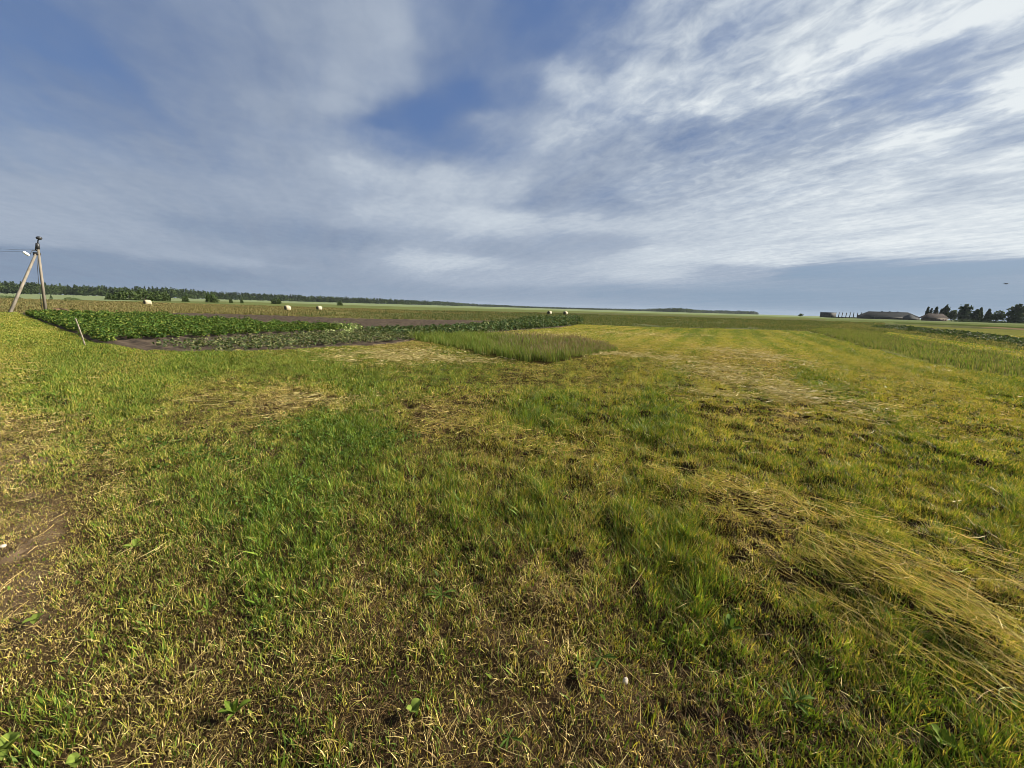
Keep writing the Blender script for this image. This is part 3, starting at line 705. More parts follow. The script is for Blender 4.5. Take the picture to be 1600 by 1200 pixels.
def build_crops():
    x, y = rows(P_potato, .72, .30, .06)
    k = R.uniform(0, 1, len(x)) < .93; x, y = x[k], y[k]
    n = len(x); s = R.uniform(.65, 1.25, n) * (1 + .28 * fbm(x / 2, y / 2, 140, 3))
    v, f, c = leaves(x, y, .38 * s, .034 + .0009 * np.hypot(x, y), np.concatenate([C_pot * .92, [[.13, .15, .03], [.03, .055, .014]]]), .26 * s, 95)
    tag(mesh_np('potato_crop', v, f, M_leaf, colors=c), kind='stuff', label='dense rows of dark green potato plants on the vegetable plot', cat='crop')
    print('potato plants', n)
    pal = np.array([[.06, .09, .03], [.10, .11, .045], [.045, .07, .03], [.16, .17, .08]])
    x, y = rows(P_bean, .36, .30, .09)
    k = R.uniform(0, 1, len(x)) < .35 + .6 * sstep(220, 420, project(x, y)[0]); x, y = x[k], y[k]; n = len(x)
    s = R.uniform(.5, 1.2, n)
    v, f, c = leaves(x, y, .26 * s, np.full(n, .05), pal, .2 * s, 22)
    tag(mesh_np('seedling_crop', v, f, M_leaf, colors=c), kind='stuff', label='thin young plants on bare soil in front of the potato rows', cat='crop')
    x, y = rows(P_weedrow, .45, .3, .12); n = len(x); px, py = project(x, y)
    s = R.uniform(.5, 1.2, n) * (.55 + .65 * sstep(640, 860, px))
    v, f, c = leaves(x, y, .5 * s, .05 + .0018 * np.hypot(x, y), np.array([[.05, .085, .03], [.07, .11, .04], [.04, .065, .028], [.13, .15, .07]]), .24 * s, 22)
    tag(mesh_np('weedy_crop', v, f, M_leaf, colors=c), kind='stuff', label='weedy leafy rows between the dark soil and the tall grass', cat='crop')
    # pale flowering patches at the row ends
    x, y = poly_points([(520, 513.5), (560, 518), (562, 515), (530, 511.5)], 4.0); x2, y2 = poly_points([(508, 526), (545, 526), (548, 522), (512, 522)], 3.0)
    x = np.r_[x, x2]; y = np.r_[y, y2]; n = len(x)
    v, f, c = leaves(x, y, np.full(n, .42), np.full(n, .07), np.array([[.45, .5, .25], [.3, .38, .14], [.2, .3, .09]]), np.full(n, .25), 16)
    tag(mesh_np('pale_leafy_crop', v, f, M_leaf, colors=c), kind='stuff', label='pale yellowish leafy plants at the end of the potato rows', cat='crop')
    x, y = poly_points(P_weed2, 1.6); n = len(x); s = R.uniform(.5, 1.3, n)
    v, f, c = leaves(x, y, .3 * s, .04 + .0014 * np.hypot(x, y), np.array([[.04, .07, .025], [.055, .085, .03], [.10, .11, .06], [.03, .05, .02]]), .4 * s, 22)
    tag(mesh_np('weedy_crop', v, f, M_leaf, colors=c), kind='stuff', label='dark leafy row crossing the fields at the right edge', cat='crop')
    # clover in the lawn
    x, y = [], []
    for (cx, cy, r, n) in ((470, 668, .6, 110), (545, 690, .7, 130), (510, 725, .5, 60), (330, 720, .5, 70), (440, 790, .4, 80), (600, 690, .4, 60), (250, 690, .5, 60)):
        g = ground(cx, cy); x.append(g[0] + R.normal(0, r * .6, n)); y.append(g[1] + R.normal(0, r * .5, n))
    x = np.concatenate(x); y = np.concatenate(y); n = len(x)
    v, f, c = leaves(x, y, R.uniform(.03, .08, n), R.uniform(.012, .02, n), np.array([[.06, .115, .02], [.085, .15, .028], [.045, .085, .018]]), np.full(n, .05), 5)
    v[:, 2] += H(v[:, 0], v[:, 1])
    tag(mesh_np('clover', v, f, M_leaf, colors=c), kind='stuff', label='dark green clover patches in the mown grass at the left', cat='clover')
build_crops()

# ------------------------------------------------------------------ single weeds in the foreground
def leaf_mesh(L, W, az, up, droop, kind):
    K = 9; t = np.linspace(0, 1, K)
    prof = np.sin(pi * np.clip(t, 0, 1) ** (.75 if kind == 'round' else 1.15)) ** (.6 if kind == 'round' else .8)
    if kind == 'dandelion':
        prof = prof * (1 - .45 * (np.arange(K) % 2)) * (.35 + .65 * t)
    prof = prof * W; prof[0] = max(.004, W * .12); prof[-1] = .001
    r = L * t * cos(up) ; z = L * (t * sin(up) - droop * t ** 2) + .01
    v = []
    for i in range(K):
        for s in (-1, -.5, 0, .5, 1):
            a = s * prof[i]
            v.append([r[i] * cos(az) - a * sin(az), r[i] * sin(az) + a * cos(az), z[i] + abs(s) * prof[i] * .45])
    q = []
    for i in range(K - 1):
        for k in range(4):
            a = i * 5 + k; q.append([a, a + 5, a + 6, a + 1])
    return np.array(v), np.array(q)
def weed(px, py, kind, n, L, col, label, spread=2 * pi, az0=0.0, up=.7):
    g = ground(px, py); z = float(H(np.array([g[0]]), np.array([g[1]]))[0])
    root = thing('broadleaf_weed', (g[0], g[1], z + .015), label, 'weed', 'broad leaved weeds in the foreground grass')
    for i in range(n):
        az = az0 + spread * i / n + R.normal(0, .25)
        l = L * .82 * R.uniform(.55, 1.15)
        v, q = leaf_mesh(l, l * (.36 if kind == 'round' else .15), az, up + R.normal(0, .2), R.uniform(.15, .45), kind)
        c = np.tile(np.array(col) * R.uniform(.8, 1.25), (len(v), 1)); c[2::5] *= 1.35
        mesh_np('leaf', v, [q], M_leaf, colors=c, parent=root, smooth=True)
GR = (.085, .13, .018); DK = (.05, .085, .015); PL = (.11, .15, .028)
weed(365, 1108, 'lance', 9, 0.096, GR, 'upright leafy dandelion throwing a long shadow on brown thatch', up=.95)
weed(645, 1106, 'round', 6, 0.060, PL, 'pale round leaved weed alone in brown grass at the bottom', up=.8)
weed(795, 1148, 'dandelion', 7, .075, DK, 'narrow leaved weed lying flat near the bottom edge in the middle', up=.4)
weed(58, 975, 'round', 6, 0.056, PL, 'pale broad leaved weed in flattened straw at the left', up=.6)
weed(325, 955, 'dandelion', 9, .10, GR, 'ragged dandelion rosette between straw and green grass', up=.7)
weed(690, 930, 'dandelion', 9, .12, DK, 'dark toothed rosette in the green grass at the middle', up=.5)
weed(212, 862, 'lance', 7, .10, PL, 'light narrow leaved weed on trampled straw at the left', up=.9)
weed(12, 1172, 'round', 8, 0.072, PL, 'bright weed clump cut by the bottom left corner', up=.7)
weed(118, 1192, 'round', 5, 0.048, PL, 'small round leaved weed at the bottom edge beside the corner clump', up=.8)
weed(940, 1022, 'dandelion', 8, .10, DK, 'dark rosette just above the white pebble', up=.5)
weed(1140, 985, 'lance', 8, .12, DK, 'dark upright weed in the grass below the hay row', up=1.0)
weed(1240, 1100, 'dandelion', 8, .12, DK, 'dark green rosette in lush grass at the lower right', up=.6)
weed(1470, 1165, 'round', 8, .07, GR, 'clover like weed clump at the bottom right edge', up=.7)
weed(1595, 1110, 'round', 6, .09, GR, 'round leaved weed at the right edge below the hay row', up=.7)

def pebble(px, py, r, label, sq=(1, .7, .6)):
    g = ground(px, py); z = float(H(g[:1], g[1:2])[0])
    b = MB(); b.sphere((0, 0, 0), np.array(sq) * r, 12, 8, .06, int(px))
    o = b.build('pebble', M_stone, smooth=True); o.location = (g[0], g[1], z + r * .4 + .008)
    o.rotation_euler = (.2, .3, px)
    tag(o, label, 'stone', 'pale stones in the grass')
pebble(978, 1056, .017, 'cream white stone lying in dark grass near the bottom')
pebble(8, 868, .018, 'small pale stone on the bare track at the left edge')

# ------------------------------------------------------------------ stake
def build_stake():
    a = ground(134, 541); b = at_depth(118, 497, a[1] + .12)
    m = MB(); pts = [a + np.array([0, 0, -.1]), a + (b - a) * .35, a + (b - a) * .7, b - (b - a) * .03, b]
    m.tube(pts, [.017, .017, .016, .015, .008], 6)
    o = m.build('wooden_stake', M_wood, origin=a)
    tag(o, 'thin weathered wooden stake leaning at the corner of the potato plot', 'stake')
build_stake()

# ------------------------------------------------------------------ power pole
def build_pole():
    base = ground(71, 487); Y = base[1]
    top = at_depth(59, 384, Y)
    root = thing('power_pole', base, 'grey concrete power pole with slanting strut and white lamp on arm', 'power pole')
    L = lambda p: np.asarray(p) - base
    m = MB(); m.tube([L(base) - [0, 0, .3], L(top)], [.115, .08], 8); m.build('pole', M_conc, root)
    sb = ground(12, 488.5); st = at_depth(56, 397, Y - .1)
    m = MB(); m.tube([L(sb) - [0, 0, .3], L(st)], [.115, .085], 8); m.build('strut', M_conc, root)
    ax = (L(top) - L(base)); ax /= np.linalg.norm(ax)
    # clamp where the strut meets the pole
    m = MB(); c = at_depth(57.6, 396.5, Y); m.box(L(c), (.42, .26, .24)); m.build('clamp', M_dark, root)
    m = MB(); m.tube([L(at_depth(58.8, 389, Y)), L(at_depth(58.6, 380, Y))], [.15, .12], 10); m.build('fuse_box', M_dark, root)
    m = MB(); m.tube([L(at_depth(59, 384, Y)), L(at_depth(59.3, 376, Y)), L(at_depth(60.6, 373, Y))], [.04, .04, .04], 8); m.build('top_rod', M_dark, root)
    m = MB(); m.sphere(L(at_depth(61, 372, Y)), (.2, .2, .15), 14, 9); m.build('insulator', M_dark, root, smooth=True)
    # cross arm with insulators
    for (u, vv) in ((56.2, 391.5), (60.8, 388.5)):
        m = MB(); m.tube([L(at_depth(58.5, vv + .6, Y)), L(at_depth(u, vv, Y))], .03, 6)
        p = L(at_depth(u, vv, Y)); m.tube([p, p + [0, 0, .22]], [.05, .04], 8); m.build('bracket', M_dark, root)
    # lamp on a thin arm
    a = L(at_depth(57.8, 391, Y)); e = L(at_depth(45.5, 399.5, Y - .9)); mid = (a + e) / 2 + [0, 0, .22]
    m = MB(); m.tube([a, mid, e], .022, 6); m.build('lamp_arm', M_dark, root)
    p0 = L(at_depth(36, 393, Y - 1.3)); p1 = L(at_depth(45.5, 399.3, Y - .9)); dd = p1 - p0
    m = MB(); m.tube([p0, p0 + dd * .1, p0 + dd * .55, p0 + dd * .95, p1], [.05, .1, .12, .08, .04], 10); m.build('street_lamp', M_lamp, root, smooth=True)
    m = MB(); m.tube([L(at_depth(58, 402, Y - .2)), L(at_depth(58.8, 420, Y - .2)), L(at_depth(60.5, 445, Y - .2)), L(at_depth(66, 486, Y - .2))], .018, 5); m.build('earth_wire', M_dark, root)
    # wires leading away to the left
    for k, (pa, pb) in enumerate((((57, 390), (-70, 378)), ((57, 391.5), (-70, 385)))):
        A = L(at_depth(*pa, Y)); B = L(at_depth(*pb, Y + 6)); t = np.linspace(0, 1, 12)
        pts = A + (B - A) * t[:, None]; pts[:, 2] -= 1.0 * t * (1 - t)
        m = MB(); m.tube(pts, .008, 4); m.build('wire', M_dark, root)
build_pole()

def build_mound():
    g = ground(87, 488.5)
    n = 26; m = 18; v = []; q = []
    for i in range(m):
        t = i / (m - 1)
        for k in range(n):
            a = 2 * pi * k / n
            rr = t * (1 + .18 * sin(3 * a + 1) + .1 * sin(7 * a))
            v.append([rr * 1.5 * cos(a), rr * .9 * sin(a), .3 * (1 - t * t) ** 1.2 * (1 + .25 * sin(5 * a + 6 * t)) + .03 * R.normal() * (1 - t) - .06 * t])
    for i in range(m - 1):
        for k in range(n): q.append([i * n + k, (i + 1) * n + k, (i + 1) * n + (k + 1) % n, i * n + (k + 1) % n])
    o = mesh_np('earth_mound', np.array(v), [np.array(q)], M_mound, smooth=True)
    o.location = (g[0] + .4, g[1], .03)
    tag(o, 'low heap of rusty brown earth at the foot of the power pole', 'earth heap')
build_mound()

# ------------------------------------------------------------------ bales
def bale(px, py, rz, label, s=1.0):
    g = ground(px, py)
    root = thing('hay_bale', g, label, 'hay bale', 'round hay bales left on the meadow', rz)
    r, w = .50 * s, .45 * s
    n = 28; b = MB()
    xs = [-w, -w + .05, -w + .1, -.2, .2, w - .1, w - .05, w]; rs = [r - .09, r - .03, r, r + .015, r + .015, r, r - .03, r - .09]
    v = []
    for X, q_ in zip(xs, rs):
        for k in range(n):
            a = 2 * pi * k / n; qq = q_ * (1 + .015 * sin(5 * a + X * 3)) ; z = qq * sin(a) * .95
            v.append([X, qq * cos(a), max(z, -r * .86) + r * .86])
    q = [[i * n + k, i * n + (k + 1) % n, (i + 1) * n + (k + 1) % n, (i + 1) * n + k] for i in range(len(xs) - 1) for k in range(n)]
    b.add(v, q); b.build('straw_roll', M_wrap, root, smooth=True)
    for sgn in (-1, 1):
        b = MB(); vv = [[sgn * (w - .012), 0, r * .86]]; rings = 5
        for j in range(1, rings + 1):
            for k in range(n):
                a = 2 * pi * k / n; rr = (r - .10) * j / rings
                vv.append([sgn * (w + .014 * (j % 2) - .004), rr * cos(a), max(rr * sin(a) * .95, -r * .86) + r * .86])
        t = [[0, 1 + k, 1 + (k + 1) % n] for k in range(n)]
        q = [[1 + j * n + k, 1 + (j + 1) * n + k, 1 + (j + 1) * n + (k + 1) % n, 1 + j * n + (k + 1) % n] for j in range(rings - 1) for k in range(n)]
        b.add(vv, q, t); b.build('bale_end', M_baleend, root)
bale(231, 476.5, 1.15, 'pale round hay bale lying in front of the dark bushes', 1.1)
bale(449.5, 485, 1.05, 'left one of two bales on the meadow behind the potatoes', .9)
bale(499, 484.8, 1.05, 'right one of two bales on the meadow behind the potatoes', .9)
bale(858.5, 491.5, .8, 'left bale of the far pair beyond the leafy rows', 1.05)
bale(883.5, 492, .75, 'right bale of the far pair beyond the leafy rows', 1.05)

# ------------------------------------------------------------------ trees
def crown_faces(rng, kind, h, w, n, size):
    if kind == 'cone':
        t = rng.uniform(.06, 1, n) ** .8
        prof = (1 - t) ** .85 * (.75 + .35 * np.abs(np.sin(t * h * 1.6)))
        a = rng.uniform(0, 2 * pi, n); rr = w / 2 * prof * np.sqrt(rng.uniform(.25, 1, n)) * (1 + .25 * np.sin(3 * a + 9 * t))
        P = np.c_[rr * np.cos(a), rr * np.sin(a), t * h - .12 * rr]
    elif kind == 'round':
        nb = 11; cs = []
        for i in range(nb):
            a = rng.uniform(0, 2 * pi); zz = rng.uniform(.28, .82); r0 = rng.uniform(.1, .62) * (1 - abs(zz - .5) * .9)
            cs.append([r0 * w / 2 * cos(a), r0 * w / 2 * sin(a), zz * h, rng.uniform(.22, .36)])
        cs = np.array(cs); k = rng.integers(0, nb, n)
        d = rng.normal(0, 1, (n, 3)); d /= np.linalg.norm(d, axis=1, keepdims=True); rad = rng.uniform(.35, 1, n) ** .5
        P = cs[k, :3] + d * (rad * cs[k, 3])[:, None] * np.array([w * .5 * 1.5, w * .5 * 1.5, h * .55])
    elif kind == 'layered':
        nl = 8; k = rng.integers(0, nl, n); zt = (.12 + .82 * k / (nl - 1))
        a = rng.uniform(0, 2 * pi, n); env = np.sin(pi * np.clip(zt * .8 + .2, 0, 1)) ** .7 * (.75 + .3 * np.sin(k * 2.3))
        rr = w / 2 * env * np.sqrt(rng.uniform(.02, 1, n)) * (1 + .3 * np.sin(2 * a + k * 1.7))
        P = np.c_[rr * np.cos(a), rr * np.sin(a), zt * h + rng.normal(0, h * .05, n) - rr * .06]
    else:
        a = rng.uniform(0, 2 * pi, n); th = np.arccos(rng.uniform(-.1, 1, n)); rad = rng.uniform(.4, 1, n) ** .5 * (1 + .22 * np.sin(4 * a + 2) + .15 * np.sin(7 * a + 5 * th))
        P = np.c_[rad * np.sin(th) * np.cos(a) * w / 2, rad * np.sin(th) * np.sin(a) * w / 2, np.maximum(rad * np.cos(th) * h, .05)]
    nn = rng.normal(0, 1, (n, 3)); nn /= np.linalg.norm(nn, axis=1, keepdims=True)
    a = np.cross(nn, rng.normal(0, 1, (n, 3))); a /= np.linalg.norm(a, axis=1, keepdims=True); b = np.cross(nn, a)
    s = (size * rng.uniform(.5, 1.2, n))[:, None]
    v = np.empty((n, 4, 3)); v[:, 0] = P - a * s; v[:, 1] = P - b * s * .6; v[:, 2] = P + a * s; v[:, 3] = P + b * s * .6
    return v.reshape(-1, 3), np.arange(n)[:, None] * 4 + np.array([0, 1, 2, 3])
D_con = np.array([[.038, .062, .030], [.05, .076, .036], [.03, .048, .026]])
D_dec = np.array([[.05, .08, .027], [.07, .10, .034], [.038, .06, .024]])
def tree(name, px, ptop, pbase, wpx, kind, pal, label, cat='tree', group=None, n=900, Y=None, seed=None):
    g = ground(px, pbase) if Y is None else np.array([*(lambda d: (d[0] / d[1] * Y, Y))(pdir(px, pbase)), 0.0])
    Yd = g[1]
    top = at_depth(px, ptop, Yd); h = top[2]; w = wpx * Yd / F
    rng = np.random.default_rng(seed if seed is not None else int(px * 13))
    root = thing(name, g, label, cat, group)
    z0 = .05 * h if kind != 'bush' else 0
    v, f = crown_faces(rng, kind, h - z0, w, n, max((.11 if kind == 'bush' else .075) * h, .55 * Yd / F))
    v[:, 2] += z0
    c = np.repeat(pal[rng.integers(0, len(pal), n)] * rng.uniform(.7, 1.3, (n, 1)), 4, axis=0)
    mesh_np('crown' if kind != 'bush' else 'foliage', v, [f], M_tree, colors=c, parent=root)
    m = MB()
    if kind == 'bush':
        for i in range(5):
            a = i * 1.26; m.tube([[0, 0, -.1], [w * .12 * cos(a), w * .12 * sin(a), h * .35], [w * .25 * cos(a), w * .25 * sin(a), h * .7]], [.03 * h, .02 * h, .006 * h], 5)
        m.build('stem', M_bark, root)
    else:
        m.tube([[0, 0, -.2], [0, 0, h * .3], [.01 * h, 0, h * .92]], [.028 * h, .02 * h, .004 * h], 7)
        for i in range(6):
            a = i * 2.4; z = h * (.25 + .1 * i); m.tube([[0, 0, z], [w * .3 * cos(a) * (1 - i * .1), w * .3 * sin(a) * (1 - i * .1), z + h * .08]], [.012 * h, .004 * h], 5)
        m.build('trunk', M_bark, root)
G_r = 'trees behind the far buildings at the right'
for (px, pt, pb, w, k, lab, yy) in (
    (1447, 480, 497, 7, 'cone', 'slim pointed conifer nearest the long barn', 430),
    (1452.5, 482, 497, 5, 'cone', 'thin short conifer second from the long barn', 425),
    (1460, 480, 497.5, 9, 'cone', 'pointed conifer behind the brown house roof', 440),
    (1468, 483, 498, 7, 'cone', 'lower conifer just left of the crooked tree', 435),
    (1475, 478.5, 498, 11, 'layered', 'crooked tall tree above the brown house', 430),
    (1485, 483, 498.5, 14, 'round', 'dense rounded tree at the right end of the house group', 420),
    (1505, 476.5, 499.5, 20, 'layered', 'tall irregular tree standing alone with sky on both sides', 400),
    (1523, 484, 499.5, 11, 'layered', 'left half of a twin crowned tree', 395),
    (1529, 481, 499.5, 9, 'cone', 'taller right half of a twin crowned tree', 396),
    (1542, 483, 500, 12, 'cone', 'broad conical tree between twin crowned and round tree', 390),
    (1556, 484.5, 500.8, 19, 'round', 'low round dome shaped tree', 380),
    (1586, 476.5, 501.5, 30, 'layered', 'largest spreading tree at the right edge of the picture', 370)):
    tree('tree', px, pt, pb, w, k, D_con if k != 'round' else D_dec, lab, group=G_r, n=1500 if w > 8 else 800, Y=yy)
tree('tree', 1250.5, 490, 494.5, 8, 'round', D_dec, 'single small round tree alone on the horizon left of the buildings', n=500, Y=560)
G_b = 'bushes along the meadow edge at the left'
for (px, pt, pb, w, lab, yy) in (
    (8, 461, 471.5, 26, 'leafy bush behind the strut of the power pole', 120),
    (23, 463.5, 471, 16, 'low bush just right of the power pole strut', 118),
    (173, 459, 470, 12, 'leftmost bush of the dark clump, thin and pale', 165),
    (187, 456.5, 470.5, 16, 'rounded bush second in the dark clump', 160),
    (205, 454.5, 470.5, 22, 'tall broad bush in the left half of the dark clump', 162),
    (226, 454, 470.5, 24, 'broad bush behind the single bale', 170),
    (245, 456, 470.5, 18, 'bush right of the single bale', 162),
    (259, 458, 470.8, 12, 'smaller bush ending the dark clump', 158),
    (290, 463, 471, 9, 'small bush alone on the pale field', 165),
    (331, 459, 471.8, 17, 'stocky dark bush right of the clump', 165),
    (361, 467.5, 472.5, 5, 'tiny bush on the pale strip below the forest', 170),
    (378, 468, 473, 4, 'tiny second bush on the pale strip below the forest', 170),
    (428, 467.5, 474, 8, 'small bush in front of the mid forest', 190),
    (436, 467, 474, 6, 'pointed shrub next to the small bush at mid forest', 190),
    (531, 471, 476.5, 8, 'small dark bush above the second bale', 200),
    (112, 464.5, 468.6, 18, 'low spreading bush at the field edge right of the pole', 120)):
    tree('bush', px, pt, pb, w, 'bush', D_dec, lab, 'bush', G_b, n=700, Y=yy)
tree('tree', 80.5, 461.5, 468, 5, 'cone', D_con, 'tiny lone conifer on the pale field beside the power pole', n=300, Y=125)

def build_hedge():
    rng = np.random.default_rng(5); parts = []
    for px in np.arange(1490, 1720, 2.5):
        Y = 385 + rng.uniform(-8, 8); d = pdir(px, 501); x = d[0] / d[1] * Y
        v, f = crown_faces(rng, 'bush', rng.uniform(1.8, 3.2), rng.uniform(2.5, 5), 60, .5)
        v += np.array([x, Y, 0]); parts.append((v, [f], np.repeat(D_con[rng.integers(0, 3, 60)], 4, axis=0)))
    v, f, c = merge(parts)
    o = mesh_np('hedge', v, f, M_tree, colors=c)
    tag(o, 'low dark hedge running under the trees at the right', 'hedge')
build_hedge()

FP = np.array([(-320, 430), (-60, 434), (0, 437), (50, 439), (100, 443), (200, 446), (270, 447.5), (330, 453.5), (400, 457), (500, 461.5), (600, 465.5), (700, 471), (740, 474.5), (800, 477.3), (860, 479.7), (900, 481), (1000, 483), (1030, 481.5), (1060, 480.3), (1100, 484), (1180, 486.3), (1186, 489)], float)
def build_forest():
    rng = np.random.default_rng(11); parts = []
    for row in range(4):
        px = -320.0
        while px < 1184:
            ht = float(hor(px) - np.interp(px, FP[:, 0], FP[:, 1]))
            D = np.clip(F * 19.0 / max(ht, 3.0), 480, 2600)
            step = 4.0 * (600 / D) ** .35
            hm = ht * D / F
            p = px + rng.uniform(-1.5, 1.5); Y = D + row * 14 + rng.uniform(-6, 6)
            h = hm * rng.uniform(.78, 1.1) * (1.0, .95, .9, .5)[3 - row]
            d = pdir(p, 480); x = d[0] / d[1] * Y
            con = rng.uniform() < .55 + .3 * vnoise(np.array([px / 70.]), np.array([3.]), 200)[0]
            w = rng.uniform(6, 9) if con else rng.uniform(9, 14)
            w *= max(1.0, D / 900)
            n = int(np.clip(150 * 600 / D, 40, 170))
            v, f = crown_faces(rng, 'cone' if con else 'round', h, w, n, max(1.25, 1.15 * D / F))
            v += np.array([x, Y, 0])
            pal = D_con if con else D_dec
            c = np.repeat(pal[rng.integers(0, 3, n)] * rng.uniform(.6, 1.0), 4, axis=0)
            parts.append((v, [f], c)); px += step
    v, f, c = merge(parts); print('forest', len(v))
    tag(mesh_np('forest', v, f, M_tree, colors=c), 'long dark forest edge along the horizon at the left and middle', 'forest', kind='stuff')
build_forest()

# ------------------------------------------------------------------ far buildings
def X_at(px, Y): d = pdir(px, 495); return d[0] / d[1] * Y
def prism(m, x0, x1, y0, y1, ze, zr, hip0, hip1, over=.0):
    yc = (y0 + y1) / 2
    v = [[x0, y0, ze], [x1, y0, ze], [x1, y1, ze], [x0, y1, ze], [x0 + hip0, yc, zr], [x1 - hip1, yc, zr]]
    m.add(v, [[0, 1, 5, 4], [2, 3, 4, 5]], [[1, 2, 5], [3, 0, 4]])
    m.add(np.array(v[:4]) - [0, 0, .12], [[3, 2, 1, 0]])
def build_barn():
    Y = 480; x0, x1 = X_at(1357, Y), X_at(1437, Y); zr = at_depth(1400, 487.4, Y)[2]
    ze = 3.0; rz = -.08; dep = 16.0; Lh = (x1 - x0) / 2
    root = thing('cattle_barn', ((x0 + x1) / 2, Y + dep / 2, 0), 'long low barn with dark roof and pale hipped right end', 'barn', rz=rz)
    m = MB(); m.box((0, 0, ze / 2 - .15), (2 * Lh - 1.2, dep - 1.2, ze + .3)); m.build('wall', M_wall, root)
    m = MB(); prism(m, -Lh, Lh, -dep / 2, dep / 2, ze + .05, zr, 7.5, 9.0); m.build('roof', M_roof, root)
    # pale gablet showing on the right hip
    m = MB(); xg = Lh - 13
    m.add([[xg - 7, -dep / 2 - .35, 0.1], [xg + 7, -dep / 2 - .35, .1], [xg + 7, -dep / 2 - .35, ze], [xg, -dep / 2 - .35, zr - 1.2], [xg - 7, -dep / 2 - .35, ze],
           [xg - 7, -dep / 2 + .8, 0.1], [xg + 7, -dep / 2 + .8, .1], [xg + 7, -dep / 2 + .8, ze], [xg, -dep / 2 + .8, zr - 1.2], [xg - 7, -dep / 2 + .8, ze]],
          [[0, 1, 2, 4], [5, 9, 7, 6], [0, 5, 6, 1], [1, 6, 7, 2], [2, 7, 8, 3], [3, 8, 9, 4], [4, 9, 5, 0]], [[4, 2, 3], [9, 8, 7]])
    g = m.build('gable', M_gable, root)
    m = MB(); m.box((xg + .5, -dep / 2 - .36, 1.6), (3.2, .06, 3.0)); m.build('barn_door', M_hole, root)
    m = MB(); m.box((-Lh + 9, -dep / 2 + .45, 1.5), (3.0, .4, 2.8)); m.build('barn_door', M_hole, root)
    for i in range(9):
        m = MB(); m.box((-Lh + 15 + i * 3.6, -dep / 2 + .55, 1.7), (1.5, .2, 1.0)); m.build('window', M_hole, root)
    for i in range(3):
        m = MB(); m.box((-8 + i * 9, 0, zr + .2), (1.0, 1.0, 1.0)); m.build('roof_vent', M_roof, root)
    # brown house with low roof
    Y2 = 415; xa, xb = X_at(1441, Y2), X_at(1477, Y2); z2 = at_depth(1458, 489.8, Y2)[2]
    root = thing('brown_house', ((xa + xb) / 2, Y2, 0), 'brown house with low grey roof in front of the slim conifers', 'house', rz=.05)
    Lh = (xb - xa) / 2
    m = MB(); m.box((1.2, 0, 1.3), (2 * Lh - 4, 8, 2.9)); m.build('wall', M_house, root)
    m = MB(); prism(m, -Lh, Lh, -4.8, 4.8, 2.78, z2, 5.5, 2.5); m.build('roof', M_houseroof, root)
    for i in range(4):
        m = MB(); m.box((-6 + i * 4.2, -4.03, 1.6), (1.2, .1, 1.2)); m.build('window', M_hole, root)
    m = MB(); m.box((9.4, -4.03, 1.05), (1.1, .1, 2.0)); m.build('door', M_hole, root)
    m = MB(); m.box((2.5, .3, z2 + .3), (.7, .7, 1.3)); m.build('chimney', M_house, root)
    # square block
    Y3 = 520; xa, xb = X_at(1288.5, Y3), X_at(1305.5, Y3); z3 = at_depth(1296, 488.2, Y3)[2]
    root = thing('block_building', ((xa + xb) / 2, Y3 + 4, 0), 'small flat roofed block building left of the bare posts', 'building')
    m = MB(); m.box((0, 0, z3 / 2 - .2), (xb - xa, 9, z3 + .1)); m.build('wall', M_wall, root)
    m = MB(); m.box((0, 0, z3 - .02), (xb - xa + .5, 9.5, .3)); m.build('roof', M_roof, root)
    m = MB(); m.box((2.2, -4.52, 1.3), (2.6, .1, 2.7)); m.build('door', M_hole, root)
    for i in range(2):
        m = MB(); m.box((-4.5 + i * 3.2, -4.52, 3.4), (1.3, .1, 1.1)); m.build('window', M_hole, root)
    # posts of a ruined shed and its low wall
    lab = ['bare concrete post next to the block building', 'second bare post from the block building', 'third bare post from the block building', 'fourth bare post from the block building',
           'fifth bare post, right of the row middle', 'third bare post from the long barn', 'second bare post from the long barn', 'bare concrete post closest to the long barn']
    for i, px in enumerate((1310.2, 1315.4, 1321.6, 1327.6, 1333.2, 1339.2, 1345, 1351.6)):
        h = at_depth(px, 488.2 + .25 * (i % 3) + .0, 500)[2]
        p = thing('concrete_post', (X_at(px, 500), 500, 0), lab[i], 'post', 'bare posts between block building and barn')
        m = MB(); m.tube([(0, 0, -.2), (0, 0, h * .5), (0, 0, h - .4)], [.48, .44, .42], 4, sq=True); m.build('shaft', M_wall, p)
        m = MB(); m.box((0, 0, h - .2), (1.0, .8, .42)); m.build('corbel', M_wall, p)
    xa, xb = X_at(1306, 503), X_at(1357, 503)
    n = 40; m = MB()
    for i in range(n):
        w = (xb - xa) / n; hh = .9 + .45 * (.5 + .5 * sin(i * 1.7)) * (1 if i % 5 else .5)
        m.box((xa + (i + .5) * w, 503, hh / 2), (w * .98, .5, hh))
    o = m.build('low_wall', M_gable); tag(o, 'broken low wall behind the row of bare posts', 'wall')
build_barn()

